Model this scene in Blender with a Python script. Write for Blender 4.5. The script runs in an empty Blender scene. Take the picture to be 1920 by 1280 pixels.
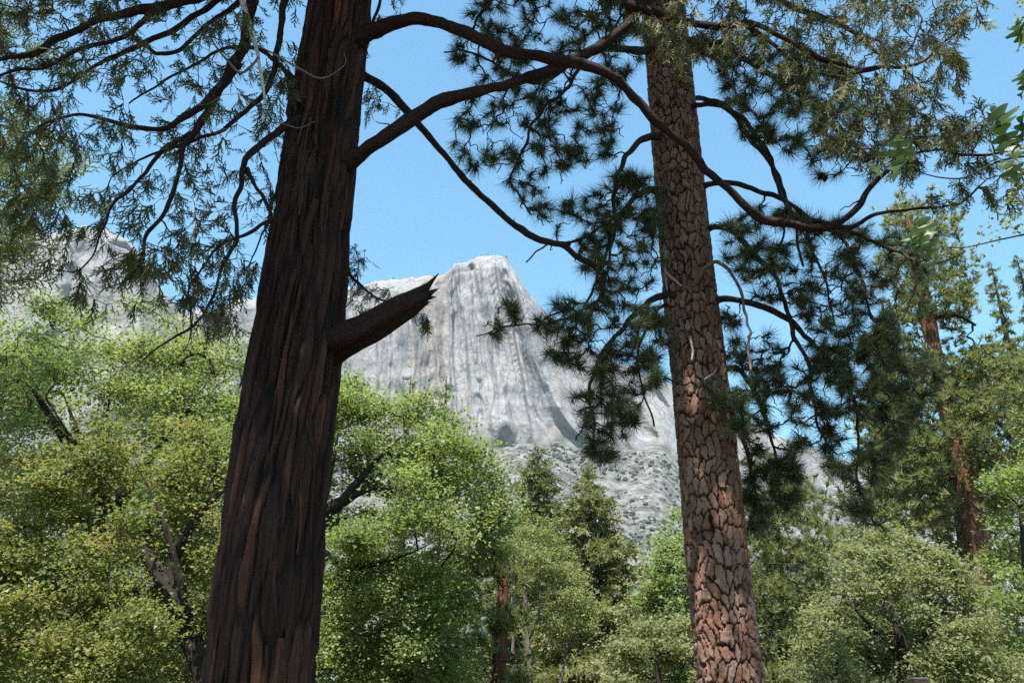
import bpy, math
import numpy as np
from mathutils import Matrix

SC = bpy.context.scene
COL = SC.collection
rng = np.random.default_rng(7)

# ------------------------------------------------------------------ camera, sky, sun, exposure
F = 1550.0                      # focal length in pixels of a 1920 px wide frame
PITCH = math.radians(23.7)
EYE = np.array([0.0, 0.0, 1.6])
cd = bpy.data.cameras.new('camera'); cam = bpy.data.objects.new('camera', cd); COL.objects.link(cam)
cd.sensor_width = 36.0; cd.lens = 36.0 * F / 1920.0; cd.clip_start = 0.05; cd.clip_end = 12000
cam.location = EYE; cam.rotation_euler = (math.pi / 2 + PITCH, 0, 0)
SC.camera = cam

SUN_EL = math.radians(66); SUN_AZ = math.radians(197)      # azimuth clockwise from +Y: behind the camera, to the left
SUN_DIR = np.array([math.sin(SUN_AZ) * math.cos(SUN_EL), math.cos(SUN_AZ) * math.cos(SUN_EL), math.sin(SUN_EL)])
W = bpy.data.worlds.new('World'); SC.world = W; W.use_nodes = True
wn = W.node_tree; bg = wn.nodes['Background']
sky = wn.nodes.new('ShaderNodeTexSky'); sky.sky_type = 'NISHITA'; sky.sun_disc = False
sky.sun_elevation = SUN_EL; sky.sun_rotation = SUN_AZ; sky.altitude = 1200; sky.air_density = 1.5; sky.dust_density = 0.5; sky.ozone_density = 2.0
wb = wn.nodes.new('ShaderNodeMix'); wb.data_type = 'RGBA'; wb.blend_type = 'MULTIPLY'; wb.inputs[0].default_value = 1.0; wb.inputs[7].default_value = (0.70, 1.02, 1.0, 1)
wn.links.new(sky.outputs[0], wb.inputs[6]); wn.links.new(wb.outputs[2], bg.inputs[0]); bg.inputs[1].default_value = 0.092
sl = bpy.data.lights.new('sun', 'SUN'); so = bpy.data.objects.new('sun', sl); COL.objects.link(so)
sl.energy = 5.0; sl.angle = math.radians(0.53); sl.color = (1.0, 0.955, 0.88)
from mathutils import Vector
so.rotation_euler = Vector(-SUN_DIR).to_track_quat('-Z', 'Y').to_euler()
so.location = (0, 0, 60)
SC.view_settings.view_transform = 'Standard'; SC.view_settings.look = 'None'
SC.view_settings.exposure = 1.5; SC.view_settings.gamma = 1.0
SC.render.engine = 'CYCLES'
SC.cycles.max_bounces = 6; SC.cycles.diffuse_bounces = 3; SC.cycles.glossy_bounces = 2; SC.cycles.transmission_bounces = 4
SC.cycles.sample_clamp_direct = 1.3; SC.cycles.sample_clamp_indirect = 0.8
SC.cycles.use_denoising = False

# ------------------------------------------------------------------ maths helpers
CT, ST = math.cos(PITCH), math.sin(PITCH)
def at(px, py, Y):
    """world point on the view ray of a photo pixel (1920x1280) at world distance Y"""
    px = np.asarray(px, float); py = np.asarray(py, float); Y = np.asarray(Y, float)
    a = (px - 960) / F; b = (640 - py) / F
    dx = a; dy = CT - b * ST; dz = ST + b * CT
    t = Y / dy
    return np.stack(np.broadcast_arrays(dx * t, Y, EYE[2] + dz * t), -1)
def cam_depth(p):
    p = np.asarray(p) - EYE
    return p[..., 1] * CT + p[..., 2] * ST
def project(p):
    q = np.asarray(p) - EYE
    d = q[..., 1] * CT + q[..., 2] * ST
    u = -q[..., 1] * ST + q[..., 2] * CT
    return 960 + F * q[..., 0] / d, 640 - F * u / d
def unit(v):
    return v / np.maximum(np.linalg.norm(v, axis=-1, keepdims=True), 1e-9)
def hash3(ix, iy, iz, seed=0):
    with np.errstate(over='ignore'):
        h = (ix.astype(np.int64) * 374761393 + iy.astype(np.int64) * 668265263 + iz.astype(np.int64) * 2147483647 + seed * 1274126177).astype(np.uint64)
        h ^= h >> np.uint64(13); h = h * np.uint64(1274126177); h ^= h >> np.uint64(16); h = h * np.uint64(2246822519); h ^= h >> np.uint64(15)
    return (h & np.uint64(0xFFFFFF)).astype(float) / float(0xFFFFFF)
def vnoise(x, y, z=0.0, seed=0):
    x, y, z = np.broadcast_arrays(np.asarray(x, float), np.asarray(y, float), np.asarray(z, float))
    xi, yi, zi = np.floor(x), np.floor(y), np.floor(z)
    fx, fy, fz = x - xi, y - yi, z - zi
    fx = fx * fx * (3 - 2 * fx); fy = fy * fy * (3 - 2 * fy); fz = fz * fz * (3 - 2 * fz)
    xi, yi, zi = xi.astype(np.int64), yi.astype(np.int64), zi.astype(np.int64)
    r = 0
    for a in (0, 1):
        for b in (0, 1):
            for c in (0, 1):
                w = (fx if a else 1 - fx) * (fy if b else 1 - fy) * (fz if c else 1 - fz)
                r = r + w * hash3(xi + a, yi + b, zi + c, seed)
    return r * 2 - 1
def fbm(x, y, z=0.0, seed=0, oct=4):
    r = 0; a = 0.5
    for i in range(oct):
        k = 2.03 ** i
        r = r + a * vnoise(np.asarray(x) * k, np.asarray(y) * k, np.asarray(z) * k, seed + i * 17); a *= 0.5
    return r
def catmull(P, n):
    """resample control rows (any columns) with a Catmull-Rom spline, n points"""
    P = np.asarray(P, float)
    Q = np.vstack([2 * P[0] - P[1], P, 2 * P[-1] - P[-2]])
    seg = np.linalg.norm(np.diff(P[:, :3], axis=0), axis=1); s = np.concatenate([[0], np.cumsum(seg)])
    u = np.interp(np.linspace(0, s[-1], n), s, np.arange(len(P)))
    i = np.minimum(u.astype(int), len(P) - 2); t = (u - i)[:, None]
    a, b, c, d = Q[i], Q[i + 1], Q[i + 2], Q[i + 3]
    return 0.5 * (2 * b + (c - a) * t + (2 * a - 5 * b + 4 * c - d) * t * t + (3 * b - a - 3 * c + d) * t ** 3)

# ------------------------------------------------------------------ object helpers
def mesh_data(name, V, faces, attrs=None, smooth=True):
    """faces: list of int arrays (M,3) / (M,4)"""
    me = bpy.data.meshes.new(name)
    faces = [f for f in faces if len(f)]
    V = np.ascontiguousarray(V, dtype=np.float32)
    me.vertices.add(len(V)); me.vertices.foreach_set('co', V.ravel())
    li = np.concatenate([np.asarray(f).ravel() for f in faces]).astype(np.int32)
    tot = np.concatenate([np.full(len(f), f.shape[1]) for f in faces]).astype(np.int32)
    st = np.concatenate([[0], np.cumsum(tot)[:-1]]).astype(np.int32)
    me.loops.add(len(li)); me.loops.foreach_set('vertex_index', li)
    me.polygons.add(len(tot)); me.polygons.foreach_set('loop_start', st); me.polygons.foreach_set('loop_total', tot)
    me.polygons.foreach_set('use_smooth', np.full(len(tot), smooth))
    for k, a in (attrs or {}).items():
        at_ = me.attributes.new(k, 'FLOAT', 'POINT'); at_.data.foreach_set('value', np.ascontiguousarray(a, dtype=np.float32))
    me.update(calc_edges=True)
    return me
def link(name, me, mat=None, parent=None):
    o = bpy.data.objects.new(name, me); COL.objects.link(o)
    if mat is not None and me is not None and not me.materials: me.materials.append(mat)
    if parent is not None: o.parent = parent
    return o
def build(name, V, faces, mat, parent=None, attrs=None, smooth=True):
    base = np.array(parent['_o']) if parent is not None and '_o' in parent else np.zeros(3)
    return link(name, mesh_data(name, np.asarray(V) - base, faces, attrs, smooth), mat, parent)
def tag(o, label=None, cat=None, group=None, kind=None):
    if label: o['label'] = label
    if cat: o['category'] = cat
    if group: o['group'] = group
    if kind: o['kind'] = kind
    return o
def thing(name, label, cat, loc, group=None):
    o = link(name, None); o.location = loc; o['_o'] = [float(c) for c in loc]
    return tag(o, label, cat, group)

def tubes(P, R, n=6, cap=True):
    """P (B,K,3), R (B,K) -> verts, quads(+tri caps)"""
    P = np.asarray(P, float); R = np.asarray(R, float); B, K, _ = P.shape
    T = np.empty_like(P); T[:, 1:-1] = P[:, 2:] - P[:, :-2]; T[:, 0] = P[:, 1] - P[:, 0]; T[:, -1] = P[:, -1] - P[:, -2]
    T = unit(T); m = np.abs(T.mean(1)); ref = np.eye(3)[np.argmin(m, axis=1)]
    U = unit(np.cross(T, ref[:, None, :])); Vv = np.cross(T, U)
    th = np.arange(n) * 2 * math.pi / n
    ring = P[:, :, None, :] + R[:, :, None, None] * (np.cos(th)[None, None, :, None] * U[:, :, None, :] + np.sin(th)[None, None, :, None] * Vv[:, :, None, :])
    V = ring.reshape(-1, 3)
    b = np.arange(B)[:, None, None] * K * n; k = np.arange(K - 1)[None, :, None] * n; j = np.arange(n)[None, None, :]; j2 = (j + 1) % n
    q = np.stack(np.broadcast_arrays(b + k + j, b + k + j2, b + k + n + j2, b + k + n + j), -1).reshape(-1, 4)
    fs = [q]
    if cap:
        j = np.arange(1, n - 1)[None, :]; e = np.arange(B)[:, None] * K * n + (K - 1) * n
        fs.append(np.stack(np.broadcast_arrays(e, e + j, e + j + 1), -1).reshape(-1, 3))
    return V, fs
class Bag:
    """collects pieces of ONE part"""
    def __init__(s): s.V = []; s.F = {}; s.A = []; s.n = 0
    def add(s, V, faces, a=0.0):
        for f in faces:
            if len(f): s.F.setdefault(f.shape[1], []).append(np.asarray(f) + s.n)
        s.V.append(V); s.A.append(np.broadcast_to(np.asarray(a, float), (len(V),))); s.n += len(V)
    def build(s, name, mat, parent, smooth=True):
        return build(name, np.vstack(s.V), [np.vstack(v) for v in s.F.values()], mat, parent, {'rnd': np.concatenate(s.A)}, smooth)

# ------------------------------------------------------------------ materials
def new_mat(name):
    m = bpy.data.materials.new(name); m.use_nodes = True; nt = m.node_tree
    return m, nt, nt.nodes['Principled BSDF'], nt.nodes['Material Output']
def N(nt, t, **kw):
    n = nt.nodes.new(t)
    for k, v in kw.items(): setattr(n, k, v)
    return n
def ramp(nt, src, stops):
    r = N(nt, 'ShaderNodeValToRGB'); e = r.color_ramp.elements
    while len(e) > 1: e.remove(e[-1])
    e[0].position = stops[0][0]; e[0].color = (*stops[0][1], 1)
    for p, c in stops[1:]:
        x = e.new(p); x.color = (*c, 1)
    nt.links.new(src, r.inputs[0]); return r.outputs[0]
def noise_tex(nt, scale, detail=4, rough=0.55, vec=None, stretch=None, dist=0.0):
    t = N(nt, 'ShaderNodeTexNoise'); t.inputs['Scale'].default_value = scale; t.inputs['Detail'].default_value = detail; t.inputs['Roughness'].default_value = rough
    t.inputs['Distortion'].default_value = dist
    if vec is None:
        vec = N(nt, 'ShaderNodeTexCoord').outputs['Object']
    if stretch is not None:
        mp = N(nt, 'ShaderNodeMapping'); mp.inputs['Scale'].default_value = stretch; nt.links.new(vec, mp.inputs[0]); vec = mp.outputs[0]
    nt.links.new(vec, t.inputs['Vector']); return t.outputs['Fac']
def mixc(nt, fac, a, b, mode='MIX'):
    m = N(nt, 'ShaderNodeMix', data_type='RGBA', blend_type=mode)
    for s, v in ((m.inputs[0], fac), (m.inputs[6], a), (m.inputs[7], b)):
        if isinstance(v, (int, float)): s.default_value = v
        elif isinstance(v, tuple): s.default_value = (*v, 1)
        else: nt.links.new(v, s)
    return m.outputs[2]
def bump(nt, bs, h, strength, dist):
    b = N(nt, 'ShaderNodeBump'); b.inputs['Strength'].default_value = strength; b.inputs['Distance'].default_value = dist
    nt.links.new(h, b.inputs['Height']); nt.links.new(b.outputs[0], bs.inputs['Normal'])
def leaf_mat(name, stops, transl=0.48, tint=(1.5, 1.42, 0.75), rough=0.5, spec=0.3):
    m, nt, bs, out = new_mat(name)
    a = N(nt, 'ShaderNodeAttribute', attribute_name='rnd').outputs['Fac']
    c = ramp(nt, a, stops)
    nt.links.new(c, bs.inputs['Base Color']); bs.inputs['Roughness'].default_value = rough; bs.inputs['Specular IOR Level'].default_value = spec
    tr = N(nt, 'ShaderNodeBsdfTranslucent'); nt.links.new(mixc(nt, 1.0, c, tint, 'MULTIPLY'), tr.inputs[0])
    mx = N(nt, 'ShaderNodeMixShader'); mx.inputs[0].default_value = transl
    nt.links.new(bs.outputs[0], mx.inputs[1]); nt.links.new(tr.outputs[0], mx.inputs[2]); nt.links.new(mx.outputs[0], out.inputs[0])
    return m
def bark_mat(name, dark, light, scale=30, stretch=(1, 1, 0.2), bstr=0.6, bdist=0.01):
    m, nt, bs, out = new_mat(name)
    f = noise_tex(nt, scale, 6, 0.65, stretch=stretch)
    nt.links.new(ramp(nt, f, [(0.3, dark), (0.7, light)]), bs.inputs['Base Color'])
    bs.inputs['Roughness'].default_value = 0.9; bs.inputs['Specular IOR Level'].default_value = 0.15
    bump(nt, bs, f, bstr, bdist); return m
def relief_bark(name, furrow, plate_stops, scale, stretch, streak=None):
    """bark of a big trunk: 'plate' attribute = top of a plate / strip, 'rnd' = which plate"""
    m, nt, bs, out = new_mat(name)
    pl = N(nt, 'ShaderNodeAttribute', attribute_name='plate').outputs['Fac']
    rd = N(nt, 'ShaderNodeAttribute', attribute_name='rnd').outputs['Fac']
    c = ramp(nt, rd, plate_stops)
    f = noise_tex(nt, scale, 7, 0.7, stretch=stretch)
    f2 = noise_tex(nt, scale * 0.18, 3, 0.6, stretch=stretch)
    c = mixc(nt, ramp(nt, f, [(0.35, (0, 0, 0)), (0.65, (1, 1, 1))]), mixc(nt, 1.0, c, (0.45, 0.42, 0.42), 'MULTIPLY'), c)
    c = mixc(nt, ramp(nt, f2, [(0.4, (0, 0, 0)), (0.62, (1, 1, 1))]), c, mixc(nt, 0.5, c, streak or c))
    c = mixc(nt, pl, furrow, c)
    nt.links.new(c, bs.inputs['Base Color']); bs.inputs['Roughness'].default_value = 0.88; bs.inputs['Specular IOR Level'].default_value = 0.2
    bump(nt, bs, f, 1.0, 0.02); return m

M = {}
M['cedar_bark'] = relief_bark('cedar_bark', (0.006, 0.0035, 0.003), [(0, (0.028, 0.010, 0.006)), (0.4, (0.068, 0.021, 0.011)), (0.7, (0.050, 0.026, 0.018)), (1, (0.15, 0.055, 0.030))], 60, (1, 1, 0.05), (0.042, 0.027, 0.021))
M['pine_bark'] = relief_bark('pine_bark', (0.014, 0.008, 0.006), [(0, (0.17, 0.08, 0.05)), (0.5, (0.29, 0.142, 0.088)), (0.8, (0.36, 0.195, 0.13)), (1, (0.39, 0.245, 0.185))], 70, (1, 1, 0.45), (0.26, 0.17, 0.13))
M['cedar_limb'] = bark_mat('cedar_limb', (0.008, 0.005, 0.004), (0.038, 0.021, 0.016), 40, (1, 1, 1), 0.9, 0.012)
M['cedar_twig'] = bark_mat('cedar_twig', (0.03, 0.016, 0.012), (0.08, 0.045, 0.032), 60, (1, 1, 1), 0.2, 0.002)
M['dead_wood'] = bark_mat('dead_wood', (0.22, 0.17, 0.14), (0.55, 0.48, 0.42), 60, (1, 1, 0.3), 0.5, 0.004)
M['dead_grey'] = bark_mat('dead_grey', (0.07, 0.05, 0.04), (0.22, 0.17, 0.14), 60, (1, 1, 0.3), 0.5, 0.004)
M['pine_limb'] = bark_mat('pine_limb', (0.014, 0.010, 0.008), (0.055, 0.038, 0.031), 60, (1, 1, 1), 0.8, 0.008)
M['dark_bark'] = bark_mat('dark_bark', (0.014, 0.011, 0.009), (0.050, 0.040, 0.031), 18, (1, 1, 0.35), 0.9, 0.03)
M['red_bark'] = bark_mat('red_bark', (0.045, 0.02, 0.013), (0.19, 0.088, 0.055), 12, (1, 1, 0.15), 0.9, 0.03)
M['grey_bark'] = bark_mat('grey_bark', (0.06, 0.05, 0.042), (0.17, 0.145, 0.12), 18, (1, 1, 0.3), 0.6, 0.02)
M['cedar_leaf'] = leaf_mat('cedar_leaf', [(0, (0.030, 0.034, 0.013)), (0.5, (0.060, 0.066, 0.023)), (0.88, (0.125, 0.125, 0.045)), (1, (0.18, 0.105, 0.038))], 0.25, spec=0.12)
M['pine_needle'] = leaf_mat('pine_needle', [(0, (0.034, 0.050, 0.022)), (0.5, (0.064, 0.086, 0.038)), (0.9, (0.12, 0.145, 0.058)), (1, (0.15, 0.115, 0.045))], 0.22, rough=0.45, spec=0.25)
M['maple_leaf'] = leaf_mat('maple_leaf', [(0, (0.082, 0.13, 0.038)), (0.45, (0.138, 0.195, 0.06)), (0.8, (0.205, 0.262, 0.092)), (1, (0.26, 0.245, 0.105))], 0.52)
M['maple_tan'] = leaf_mat('maple_tan', [(0, (0.10, 0.13, 0.036)), (0.55, (0.15, 0.175, 0.05)), (0.8, (0.21, 0.21, 0.07)), (0.94, (0.27, 0.215, 0.085)), (1, (0.28, 0.14, 0.06))], 0.5)
M['oak_leaf'] = leaf_mat('oak_leaf', [(0, (0.11, 0.13, 0.055)), (0.5, (0.16, 0.18, 0.078)), (0.9, (0.20, 0.215, 0.10)), (1, (0.24, 0.185, 0.10))], 0.45, rough=0.5, spec=0.25)
M['lime_leaf'] = leaf_mat('lime_leaf', [(0, (0.11, 0.145, 0.04)), (0.6, (0.17, 0.20, 0.065)), (1, (0.22, 0.21, 0.095))], 0.38)
M['big_leaf'] = leaf_mat('big_leaf', [(0, (0.035, 0.07, 0.018)), (1, (0.07, 0.115, 0.03))], 0.42, rough=0.45, spec=0.3)
M['fir_leaf'] = leaf_mat('fir_leaf', [(0, (0.065, 0.095, 0.038)), (0.6, (0.115, 0.15, 0.06)), (1, (0.18, 0.205, 0.09))], 0.35)
M['yellow_fir'] = leaf_mat('yellow_fir', [(0, (0.12, 0.14, 0.055)), (0.6, (0.19, 0.205, 0.085)), (1, (0.26, 0.24, 0.12))], 0.4)
M['far_pine'] = leaf_mat('far_pine', [(0, (0.10, 0.125, 0.05)), (0.6, (0.155, 0.18, 0.072)), (1, (0.22, 0.22, 0.10))], 0.4)
M['shrub_leaf'] = leaf_mat('shrub_leaf', [(0, (0.030, 0.042, 0.022)), (0.6, (0.048, 0.060, 0.031)), (1, (0.075, 0.082, 0.045))], 0.1)

def granite():
    m, nt, bs, out = new_mat('granite')
    tc = N(nt, 'ShaderNodeTexCoord').outputs['Object']
    tal = N(nt, 'ShaderNodeAttribute', attribute_name='talus').outputs['Fac']
    base = ramp(nt, noise_tex(nt, 0.02, 8, 0.65, tc), [(0.3, (0.15, 0.146, 0.152)), (0.5, (0.22, 0.214, 0.216)), (0.75, (0.30, 0.292, 0.286))])
    st = noise_tex(nt, 0.03, 5, 0.6, tc, (1, 0.3, 0.06), 0.3)                 # vertical water streaks
    c = mixc(nt, ramp(nt, st, [(0.53, (0, 0, 0)), (0.68, (1, 1, 1))]), base, (0.245, 0.195, 0.16))
    st2 = noise_tex(nt, 0.07, 5, 0.6, tc, (1, 0.3, 0.08), 0.4)
    c = mixc(nt, ramp(nt, st2, [(0.56, (0, 0, 0)), (0.70, (0.5, 0.5, 0.5))]), c, (0.14, 0.138, 0.146))
    cr = noise_tex(nt, 0.16, 9, 0.75, tc, (1, 1, 0.5), 1.0)
    c = mixc(nt, ramp(nt, cr, [(0.36, (0.9, 0.9, 0.9)), (0.46, (0, 0, 0))]), c, (0.15, 0.15, 0.155))
    wv = N(nt, 'ShaderNodeVectorMath', operation='ADD'); dn = N(nt, 'ShaderNodeTexNoise'); dn.inputs['Scale'].default_value = 0.02; dn.inputs['Detail'].default_value = 5; nt.links.new(tc, dn.inputs['Vector'])
    sc_ = N(nt, 'ShaderNodeVectorMath', operation='SCALE'); sc_.inputs['Scale'].default_value = 40; nt.links.new(dn.outputs['Color'], sc_.inputs[0]); nt.links.new(tc, wv.inputs[0]); nt.links.new(sc_.outputs[0], wv.inputs[1])
    for vs, st3, wd, sg in ((0.022, (1, 1, 0.16), 0.035, 0.7), (0.05, (1, 1, 0.35), 0.05, 0.35)):           # joints and cracks in the rock
        mp = N(nt, 'ShaderNodeMapping'); mp.inputs['Scale'].default_value = st3; nt.links.new(wv.outputs[0], mp.inputs[0])
        vo = N(nt, 'ShaderNodeTexVoronoi', feature='DISTANCE_TO_EDGE'); vo.inputs['Scale'].default_value = vs; nt.links.new(mp.outputs[0], vo.inputs['Vector'])
        c = mixc(nt, ramp(nt, vo.outputs['Distance'], [(0.0, (sg, sg, sg)), (wd, (0, 0, 0))]), c, (0.085, 0.083, 0.088))
    rub = ramp(nt, noise_tex(nt, 0.06, 7, 0.72, tc), [(0.36, (0.035, 0.042, 0.028)), (0.46, (0.085, 0.086, 0.076)), (0.54, (0.14, 0.138, 0.132)), (0.66, (0.20, 0.197, 0.19))])
    c = mixc(nt, tal, c, rub)
    nt.links.new(c, bs.inputs['Base Color']); bs.inputs['Roughness'].default_value = 0.95; bs.inputs['Specular IOR Level'].default_value = 0.1
    bump(nt, bs, noise_tex(nt, 0.09, 10, 0.72, tc, (1, 1, 0.6), 0.6), 0.9, 4.5)
    return m
M['granite'] = granite()
def floor_mat():
    m, nt, bs, out = new_mat('forest_floor')
    c = ramp(nt, noise_tex(nt, 0.8, 8, 0.7), [(0.35, (0.06, 0.045, 0.03)), (0.55, (0.12, 0.085, 0.055)), (0.72, (0.09, 0.10, 0.04))])
    nt.links.new(c, bs.inputs['Base Color']); bs.inputs['Roughness'].default_value = 1.0
    bump(nt, bs, noise_tex(nt, 6, 8, 0.7), 0.8, 0.08); return m
M['floor'] = floor_mat()

# ------------------------------------------------------------------ ground
gx = np.concatenate([np.linspace(-2900, -120, 14), np.linspace(-100, 100, 61), np.linspace(120, 2900, 14)])
gy = np.concatenate([np.linspace(-600, -60, 10), np.linspace(-50, 130, 61), np.linspace(150, 2900, 20)])
GX, GY = np.meshgrid(gx, gy); GZ = fbm(GX / 9, GY / 9, 0, 3) * 0.25 * np.clip((np.hypot(GX, GY) - 4) / 6, 0, 1) * (np.hypot(GX, GY) < 140)
GV = np.stack([GX, GY, GZ], -1).reshape(-1, 3); nx = len(gx); ii, jj = np.meshgrid(np.arange(len(gy) - 1), np.arange(nx - 1), indexing='ij'); k = (ii * nx + jj).ravel()
tag(build('ground', GV, [np.stack([k, k + 1, k + nx + 1, k + nx], -1)], M['floor']), 'brown forest floor under the trees', kind='structure')

# ------------------------------------------------------------------ mountain: granite wall, talus, ridge
RIDGE = np.array([(-900, 380), (-300, 420), (0, 440), (60, 442), (100, 434), (160, 424), (200, 430), (240, 452), (270, 488), (300, 540), (335, 584), (400, 582), (440, 562), (480, 557), (560, 549), (640, 541), (700, 527), (760, 519), (820, 516), (840, 508), (852, 497), (880, 489), (905, 479), (930, 477), (950, 486), (963, 508), (990, 545), (1010, 572), (1050, 612), (1100, 650), (1240, 716), (1350, 768), (1450, 815), (1550, 850), (1700, 905), (2000, 950), (2900, 1000)], float)
BASE = np.array([(-900, 800), (0, 800), (300, 830), (640, 900), (800, 880), (900, 842), (960, 835), (1050, 830), (1150, 835), (1300, 860), (1500, 900), (1700, 960), (2900, 1080)], float)
pxs = np.concatenate([np.linspace(-900, -20, 24), np.linspace(-15, 420, 70), np.linspace(424, 640, 30), np.linspace(642, 1130, 230), np.linspace(1133, 1620, 110), np.linspace(1630, 2900, 30)])
yr = np.interp(pxs, RIDGE[:, 0], RIDGE[:, 1]) + fbm(pxs / 16, 0 * pxs, 0, 5, 4) * 7; yb = np.interp(pxs, BASE[:, 0], BASE[:, 1]) + fbm(pxs / 40, 0 * pxs, 2, 5, 3) * 20
nc, nt_ = 190, 64
Yridge = 1075 + np.where(pxs < 330, -150, 0) * np.clip((380 - pxs) / 120, 0, 1) + np.interp(pxs, [-900, 600, 850, 1050, 1300, 1700, 2900], [40, 25, 0, 5, 110, 300, 500])
Ybase = Yridge - 85
rows = []; tal = []
for bk, drop in ((700, 420.0), (300, 160.0), (110, 45.0), (35, 9.0)):
    p = at(pxs, yr, Yridge); p = p * ((Yridge + bk) / Yridge)[:, None]; p[:, 2] = at(pxs, yr, Yridge)[:, 2] - drop; rows.append(p); tal.append(np.zeros(len(pxs)))
vv = np.linspace(0, 1, nc)
for v in vv:
    y = yr + (yb - yr) * v
    Yd = Yridge + (Ybase - Yridge) * (0.35 * min(1, v / 0.06) ** 0.6 + 0.65 * v)
    p0 = at(pxs, y, Yd); X, Z = p0[:, 0], p0[:, 2]
    side = np.clip((pxs - 840) / 160, 0, 1)
    u = X + (0.08 + 0.36 * side) * Z + 14 * fbm(X / 60, Z / 90, 0, 9, 3)     # pillars lean to the right on the right shoulder
    big = 1 - np.abs(vnoise(u / 62, Z / 520, 0, 11)) * 2
    mid = 1 - np.abs(vnoise(u / 24, Z / 210, 3, 12)) * 2
    sml = 1 - np.abs(vnoise(u / 9.5, Z / 70, 5, 13)) * 2
    led = vnoise(X / 50, Z / 16, 1, 14)
    sq = 4 * vnoise(u / 34, Z / 150, 7, 15); sf = np.floor(sq); st_ = np.clip((sq - sf - 0.3) / 0.4, 0, 1); steps = (sf + st_ * st_ * (3 - 2 * st_)) / 4 - 0.125
    d = 19 * big + 9 * mid + 1.6 * sml + 1.2 * led * min(1, (1 - v) / 0.3) + 17 * steps * (1 - 0.75 * np.clip((pxs - 1000) / 150, 0, 1)) + 2.4 * fbm(X / 16, Z / 16, 0, 16, 3) - 13
    env = min(1, v / 0.05) * min(1, (1 - v) / 0.14 + 0.04)
    rows.append(at(pxs, y, Yd - d * env)); tal.append(np.clip((v - 0.86 + 0.14 * fbm(X / 30, Z / 22, 0, 19, 3)) / 0.12, 0, 1))
for i in range(1, nt_ + 1):
    w = i / nt_; y = yb + (1340 - yb) * w; Yd = Ybase + (230 - Ybase) * (w ** 0.8)
    p0 = at(pxs, y, Yd); X = p0[:, 0]
    d = 40 * fbm(X / 75, Yd / 120, 0, 21, 4) + 0 * X
    p = at(pxs, y, Yd); p[:, 2] += d * 0.6 * min(1, (1 - w) * 8) * min(1, w * 12) - 4 * w; rows.append(p); tal.append(np.ones(len(pxs)))
MV = np.array(rows); nr, nx = MV.shape[:2]
ii, jj = np.meshgrid(np.arange(nr - 1), np.arange(nx - 1), indexing='ij'); k = (ii * nx + jj).ravel()
mt = build('granite_mountain', MV.reshape(-1, 3), [np.stack([k, k + nx, k + nx + 1, k + 1], -1)], M['granite'], None, {'talus': np.array(tal).ravel()})
tag(mt, 'pale granite cliff with streaked face and talus slopes', kind='structure')
TALUS = MV[4 + nc:]                      # (rows, cols, 3), cols follow pxs

# ------------------------------------------------------------------ foliage kits
def frames(D, roll):
    D = unit(D); ref = np.where(np.abs(D[:, 2:3]) < 0.9, np.array([[0, 0, 1.0]]), np.array([[1.0, 0, 0]]))
    A = unit(np.cross(ref, D)); B = np.cross(D, A)
    c, s = np.cos(roll)[:, None], np.sin(roll)[:, None]
    return A * c + B * s, -A * s + B * c, D
def stamp(kit, P, D, S, r=None, roll=None, a=None):
    """copy a small kit mesh (V,F,attr) to points P along D with size S"""
    V, Fc, A = kit; n = len(P)
    r = r or rng
    roll = r.uniform(0, 6.283, n) if roll is None else roll
    X, Yy, Z = frames(D, roll); S = np.broadcast_to(S, (n,))
    out = P[:, None, :] + S[:, None, None] * (V[None, :, 0:1] * X[:, None, :] + V[None, :, 1:2] * Yy[:, None, :] + V[None, :, 2:3] * Z[:, None, :])
    F2 = (Fc[None] + (np.arange(n) * len(V))[:, None, None]).reshape(-1, Fc.shape[1])
    a = r.uniform(0, 1, n) if a is None else a
    at_ = np.clip(a[:, None] * 0.7 + A[None, :] * 0.3, 0, 1).ravel()
    return out.reshape(-1, 3), F2, at_
def tuft_kit(n, length, width, spread, seed, core=0.09):
    """needles fanning from the end of a twig; +Z is the twig direction"""
    r = np.random.default_rng(seed); z0 = r.uniform(-core, core * 0.3, n); ph = r.uniform(0, 6.283, n)
    el = np.radians(r.uniform(8, spread, n)) * (0.55 + 0.45 * r.random(n)); L = length * r.uniform(0.75, 1.1, n)
    d = np.stack([np.sin(el) * np.cos(ph), np.sin(el) * np.sin(ph), np.cos(el)], -1)
    s = unit(np.cross(d, r.normal(size=(n, 3))))
    b = np.stack([0 * z0, 0 * z0, z0], -1)
    V = np.stack([b - s * width, b + s * width, b + d * L[:, None]], 1).reshape(-1, 3)
    Fc = np.arange(3 * n).reshape(-1, 3)
    return V, Fc, np.repeat(r.uniform(0, 1, n), 3)
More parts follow.
